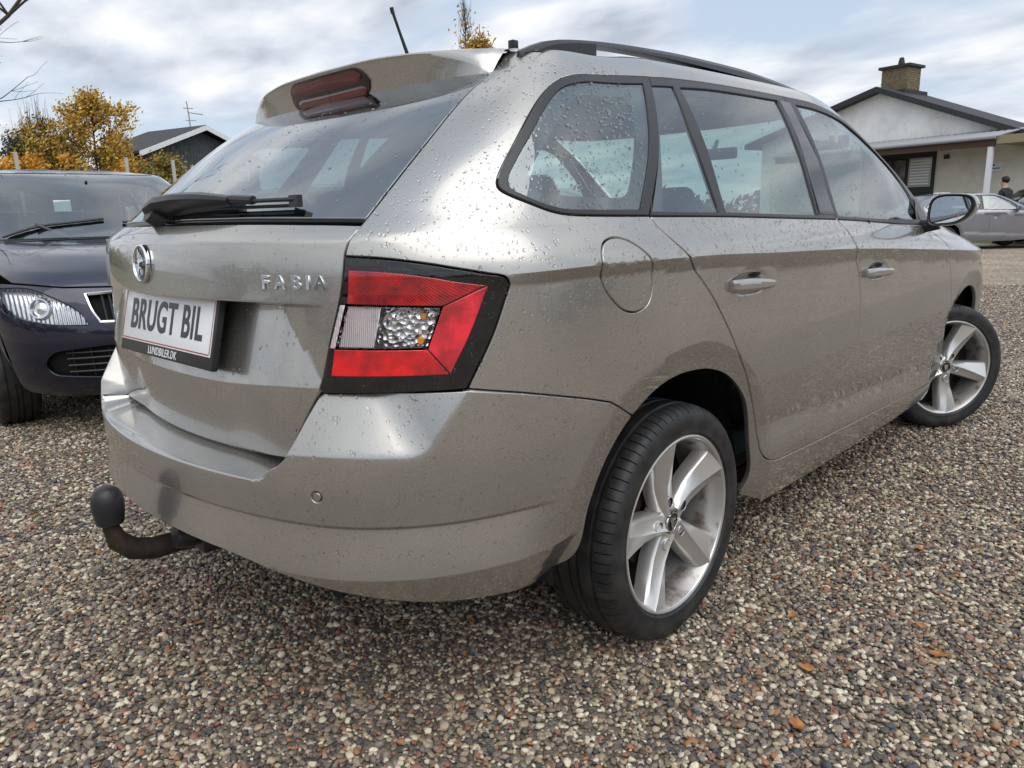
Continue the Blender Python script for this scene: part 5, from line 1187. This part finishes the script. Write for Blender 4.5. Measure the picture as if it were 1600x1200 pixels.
for a0,a1,z0,z1 in ((-2.05,-1.0,2.8,3.75),(-.75,.55,3.25,3.8),(.75,1.05,3.2,3.75),(1.3,1.6,3.2,3.75),(1.8,2.7,3.2,3.75)):
    b=MB(); lbox(b,G,a0,a1,-.06,-.03,z0,z0+.07); lbox(b,G,a0,a1,-.06,-.03,z1-.07,z1); lbox(b,G,a0,a0+.07,-.06,-.03,z0+.071,z1-.071); lbox(b,G,a1-.07,a1,-.06,-.03,z0+.071,z1-.071); w_=gb_(b,'window_frame',m_wt)
    b=MB(); lbox(b,G,a0+.07,a1-.07,-.045,-.035,z0+.07,z1-.07); gb_(b,'window_pane',m_pg)
# antenna mast
X=far(-31.5,13.95,0)
b=MB(); b.tube([(X[0]-3,X[1],0),(X[0]-3.0,X[1]-.05,6.6),(X[0]-3,X[1]-.1,7.35)],[.04,.035,.03],8); b.tube([(X[0]-3,X[1]-.1,6.8),(X[0]-3,X[1]+.7,6.75)],.025,5); b.tube([(X[0]-3,X[1]-.3,7.0),(X[0]-3,X[1]+.2,7.02)],.025,5); b.tube([(X[0]-3,X[1]-.25,6.4),(X[0]-3,X[1]+.3,6.42)],.02,5)
o=b.build('aerial_mast',mat('galvanised',(.35,.35,.36),.5,.6)); tag(o,'thin aerial mast rising above the roof of the grey house','mast')
# ------------------------------------------------------------------ trees
def leaf_m(name,c0,c1):
    m=mat(name,c0,.7); oi=N(m,'ShaderNodeTexCoord'); n=N(m,'ShaderNodeTexNoise',Scale=1.1,Detail=8,Roughness=.8); L(m,oi.outputs['Object'],n.inputs['Vector']); r=N(m,'ShaderNodeValToRGB'); r.color_ramp.elements[0].position=.38; r.color_ramp.elements[1].position=.62; r.color_ramp.elements[0].color=(*c0,1); r.color_ramp.elements[1].color=(*c1,1); L(m,n.outputs['Fac'],r.inputs[0]); L(m,r.outputs[0],P_(m).inputs['Base Color'])
    P_(m).inputs['Subsurface Weight'].default_value=0; return m
LM={'gold':leaf_m('golden_leaves',(.33,.18,.02),(.56,.38,.06)),'orange':leaf_m('orange_leaves',(.40,.18,.015),(.60,.32,.035)),'olive':leaf_m('olive_leaves',(.10,.10,.02),(.33,.22,.03)),'ever':leaf_m('dark_evergreen',(.018,.03,.014),(.05,.06,.02))}
bark=mat('bark',(.06,.045,.035),.9)
def tree(x,y,h,rw,kind,nleaf,label,cat='tree',seed=0,leafs=.055,z0=.0,crown0=.12,top=.5,twig=.25,group=None,name='autumn_tree',trunk=.07):
    r_=random.Random(seed); e=empty(name,(x,y,z0),label=label,cat=cat,group=group); tips=[]
    tb=MB(); tb.tube([(0,0,0),(r_.uniform(-.1,.1),r_.uniform(-.1,.1),h*.4),(0,0,h*.8),(r_.uniform(-.1,.1),0,h)],[trunk,trunk*.7,trunk*.3,.008],7)
    nb=int(16+h*4)
    for i in range(nb):
        t=crown0+(1-crown0)*(i+.5)/nb; z=h*t*.92; a=i*2.4+r_.uniform(-.4,.4); env=rw*(math.sin(math.pi*min(1,(t-crown0)/(1-crown0)*.86+.12))**.7)*(1 if t<.75 else .75)
        l=env*r_.uniform(.65,1.1); el=r_.uniform(.4,1.0)
        p0=Vector((0,0,z)); p1=p0+Vector((math.cos(a)*l*.55,math.sin(a)*l*.55,l*el*.35)); p2=p0+Vector((math.cos(a)*l,math.sin(a)*l,l*el))
        tb.tube([p0,p1,p2],[.022,.012,.005],5,False)
        for q in range(9):
            s=r_.uniform(.25,1.05); c=p0.lerp(p1,s/.5) if s<.5 else p1.lerp(p2,(s-.5)/.5); w=Vector((r_.gauss(0,.2),r_.gauss(0,.2),r_.gauss(.08,.2)))*max(.5,env*.45); tips.append(c+w)
            if q<4: tb.tube([c,c+w*1.0+Vector((0,0,twig*.8))],[.006,.003],3,False)
    tb.build('trunk',bark,e,smooth=False,recalc=False)
    V=[];F=[]
    for i in range(nleaf):
        c=tips[r_.randrange(len(tips))]; p=c+Vector((r_.gauss(0,.13),r_.gauss(0,.13),r_.gauss(0,.13)))*max(.8,rw*.5)
        n=Vector((r_.gauss(0,1),r_.gauss(0,1),r_.gauss(0,1))).normalized(); u_=n.orthogonal().normalized(); w_=n.cross(u_); s=leafs*r_.uniform(.6,1.3)
        k=len(V); V+=[p-u_*s,p+w_*s*.55,p+u_*s,p-w_*s*.55]; F.append((k,k+1,k+2,k+3))
    new_obj('crown',V,F,LM[kind],e,False)
    return e
def atpx(px,dist):
    d=_f+_r2*((px-800)/1147)+_u2*((600-340)/1147); h=math.hypot(d[0],d[1]); return 1.735+d[0]/h*dist,-1.498+d[1]/h*dist
x,y=atpx(166,27); tree(x,y,5.3,1.45,'gold',9500,'tall golden autumn tree with bare top twigs left of the grey house',seed=4,crown0=.25)
x,y=atpx(118,29); tree(x,y,3.9,1.7,'olive',8500,'wide olive and yellow shrub between the golden tree and the tall reeds','shrub',seed=5,name='autumn_shrub')
x,y=atpx(88,28); tree(x,y,4.6,.9,'olive',3000,'thin half-bare sapling with upright twigs left of the wide shrub','shrub',seed=6,twig=.9,name='autumn_shrub')
x,y=atpx(66,31); tree(x,y,4.8,1.0,'gold',3000,'half-bare yellow sapling with long upright twigs over the fence','shrub',seed=16,twig=1.0,name='autumn_shrub')
x,y=atpx(48,30); tree(x,y,4.2,1.2,'ever',4800,'dark evergreen standing among the yellow shrubs at the far left','tree',seed=7,name='evergreen_tree')
x,y=atpx(60,26); tree(x,y,3.1,1.5,'orange',6500,'low orange shrub behind the fence posts at the far left','shrub',seed=8,name='autumn_shrub')
x,y=atpx(8,28); tree(x,y,3.1,1.6,'orange',5500,'low orange brown shrub cut by the left edge','shrub',seed=9,name='autumn_shrub')
x,y=atpx(214,25); tree(x,y,3.0,.85,'orange',4500,'bright orange shrub in front of the corner of the grey house','shrub',seed=10,name='autumn_shrub',leafs=.05)
x,y=atpx(272,24); tree(x,y,3.0,1.1,'olive',6200,'green and yellow bush in front of the windows of the grey house','shrub',seed=12,name='autumn_shrub',leafs=.05)
x,y=atpx(320,26); tree(x,y,2.9,1.0,'olive',3500,'green bush seen past the edge of the rear window','shrub',seed=13,name='autumn_shrub')
x,y=atpx(758,24); tree(x,y,6.75,.85,'gold',6500,'golden tree top poking up behind the roof of the beige car','tree',seed=21,crown0=.5,twig=.3)
x,y=atpx(738,27); tree(x,y,8.6,.5,'gold',260,'bare spindly tree top rising beside the golden one behind the car roof','tree',seed=22,crown0=.6,twig=.5,name='bare_tree')
def bare(x,y,h,label,seed):
    r_=random.Random(seed); e=empty('bare_tree',(x,y,0),label=label,cat='tree'); b=MB()
    def br(p,d,l,r,dep):
        pts=[p]; q=p.copy(); dd=d.copy()
        for i in range(4): dd=(dd+Vector((r_.gauss(0,.13),r_.gauss(0,.13),r_.gauss(.05,.1)))).normalized(); q=q+dd*l/4; pts.append(q.copy())
        b.tube(pts,[r,r*.85,r*.7,r*.6,r*.5],5 if dep<2 else 4,False)
        if dep<4:
            for i in range(3 if dep else 6):
                t=pts[r_.randrange(2,5)]; nd=(dd+Vector((r_.gauss(0,.6),r_.gauss(0,.6),r_.gauss(.1,.4)))).normalized(); br(t,nd,l*.62,r*.45,dep+1)
    br(Vector((0,0,0)),Vector((0,0,1)),h*.45,.09,0); b.build('trunk',bark,e,smooth=False,recalc=False); return e
x,y=atpx(-115,13); bare(x,y,6.5,'bare tree whose twigs reach in from the upper left edge',31)
# far dark tree belts round the yard (also what the paint reflects)
def belt(name,pts,h,kind,n,label,seed):
    r_=random.Random(seed); V=[];F=[]
    for i in range(n):
        t=r_.random()*(len(pts)-1); k=int(t); t-=k; x=pts[k][0]*(1-t)+pts[k+1][0]*t+r_.gauss(0,1.6); y=pts[k][1]*(1-t)+pts[k+1][1]*t+r_.gauss(0,1.6)
        hh=h*(.65+.35*math.sin(x*.7+seed)*math.sin(y*.9)+r_.uniform(-.1,.1)); z=hh*r_.random()**.7
        nn=Vector((r_.gauss(0,1),r_.gauss(0,1),r_.gauss(0,1))).normalized(); u_=nn.orthogonal().normalized(); w_=nn.cross(u_); s=.3*r_.uniform(.6,1.4); p=Vector((x,y,z)); q=len(V)
        V+=[p-u_*s,p+w_*s*.6,p+u_*s,p-w_*s*.6]; F.append((q,q+1,q+2,q+3))
    o=new_obj(name,V,F,LM[kind],None,False); tag(o,label,'trees',kind='stuff'); return o
belt('tree_belt',[(-45,-10),(-48,5),(-46,30),(-34,48)],3.2,'olive',9000,'far hedge of mixed autumn trees along the left horizon',1)
belt('tree_belt',[(-30,-32),(0,-36),(30,-30)],5,'ever',9000,'dark hedge behind the viewpoint',2)
belt('tree_belt',[(36,-25),(38,0),(34,40)],4.5,'olive',9000,'hedge along the far right side of the yard',3)
belt('tree_belt',[(-32,50),(-10,56),(20,50),(34,42)],2.6,'ever',7000,'low far hedge beyond the bungalow',4)
# white building behind the viewpoint side that the paint reflects
# fence and brush pile
x0,y0=atpx(-60,17.5); x1,y1=atpx(345,20)
fe=empty('wire_fence',(x0,y0,0),label='wire fence on pale concrete posts behind the blue hatchback',cat='fence')
m_pc=mat('concrete_post',(.42,.42,.40),.9); Fd=Vector((x1-x0,y1-y0,0)); FL=Fd.length; Fd.normalize(); n_=int(FL/.95)
for i in range(n_+1):
    b=MB(); p=Fd*(FL*i/n_); hh=2.55 if i%3 in (0,1) and i<5 else 1.45; b.box((p.x,p.y,hh/2),(.06,.06,hh)); b.build('fence_post',m_pc,fe,smooth=False)
for z in (.45,.85,1.15,1.4):
    b=MB(); b.tube([(0,0,z),tuple(Fd*FL+Vector((0,0,z)))],.008 if z<1.4 else .02,5); b.build('fence_wire',bpy.data.materials['galvanised'],fe)
r_=random.Random(5); b=MB(); x,y=atpx(105,18.4); ux,uy=atpx(200,18.8); D_=Vector((ux-x,uy-y,0)).normalized()
for i in range(420):
    s=r_.gauss(0,1.0); s=max(-1.9,min(1.75,s*1.1)); zt=1.95+.25*math.exp(-((s-.9)/.5)**2); z=r_.uniform(.1,zt); a=r_.uniform(-.5,.5); l=r_.uniform(.25,.8); d=Vector((D_.x*math.cos(a),D_.y*math.cos(a),math.sin(a)*.5+r_.gauss(0,.2))); p=Vector((x,y,z))+D_*s+Vector((r_.gauss(0,.25),r_.gauss(0,.25),0))
    b.tube([p-d*l/2,p+Vector((0,0,r_.gauss(0,.04))),p+d*l/2],[.03,.035,.02],5,False)
o=b.build('brush_pile',bark,smooth=False,recalc=False); tag(o,'dark heap of cut branches behind the roof of the blue hatchback','brush pile',kind='stuff')
# ------------------------------------------------------------------ person behind the grey car
def person(x,y,rz,h):
    e=empty('person',(x,y,0),rz,label='person with dark hair in a dark jacket standing behind the grey car, head lowered',cat='person')
    vs=[(0,0,.95),(0,.0,1.15),(0,0,1.38),(0,.03,1.50),(0,.07,1.60),(0,.09,1.70),(.19,0,1.40),(.26,.04,1.14),(.22,.22,.98),(-.19,0,1.40),(-.26,.04,1.14),(-.22,.22,.98),(.10,0,.88),(.12,.03,.50),(.12,0,.08),(.12,.14,.04),(-.10,0,.88),(-.12,.03,.50),(-.12,0,.08),(-.12,.14,.04)]
    ed=[(0,1),(1,2),(2,3),(3,4),(4,5),(2,6),(6,7),(7,8),(2,9),(9,10),(10,11),(0,12),(12,13),(13,14),(14,15),(0,16),(16,17),(17,18),(18,19)]
    rr=[.15,.15,.17,.07,.088,.085,.075,.055,.04,.075,.055,.04,.10,.075,.05,.045,.10,.075,.05,.045]
    me=bpy.data.meshes.new('body'); me.from_pydata(vs,ed,[]); o=bpy.data.objects.new('body',me); S.collection.objects.link(o)
    md=o.modifiers.new('s','SKIN'); 
    for i,r in enumerate(rr): me.skin_vertices[0].data[i].radius=(r,r*.85 if i<3 else r)
    me.skin_vertices[0].data[0].use_root=True; o.modifiers.new('ss','SUBSURF').levels=2
    dg=bpy.context.evaluated_depsgraph_get(); m2=bpy.data.meshes.new_from_object(o.evaluated_get(dg)); bpy.data.objects.remove(o)
    for c in (mat('skin_tone',(.42,.25,.18),.6),mat('black_jacket',(.015,.016,.018),.8),mat('dark_trousers',(.02,.025,.04),.8)): m2.materials.append(c)
    for p in m2.polygons: z=p.center.z; p.material_index=0 if z>1.50 or (z<1.02 and p.center.y>.20 and z>.8) else (1 if z>.86 else 2); p.use_smooth=True
    o=bpy.data.objects.new('body',m2); S.collection.objects.link(o); o.parent=e
    bm=bmesh.new(); bmesh.ops.create_icosphere(bm,subdivisions=3,radius=.108)
    for v in bm.verts: v.co=Vector((v.co.x*.93,v.co.y*1.02+.05,v.co.z*.92+1.715))
    bmesh.ops.delete(bm,geom=[v for v in bm.verts if v.co.y>.10 and v.co.z<1.735],context='VERTS'); me=bpy.data.meshes.new('hair'); bm.to_mesh(me); bm.free(); me.materials.append(mat('dark_hair',(.012,.009,.007),.7)); hh=bpy.data.objects.new('hair',me); S.collection.objects.link(hh); hh.parent=e
    b=MB(); b.add([(0,.175,1.655),(.014,.165,1.63),(-.014,.165,1.63),(0,.19,1.632)],[(0,1,3),(0,3,2),(1,2,3),(0,2,1)]); b.build('nose',bpy.data.materials['skin_tone'],e)
    e.scale=(h,h,h)
x,y=atpx(1567,24.6); person(x,y,rad(70),1.0)
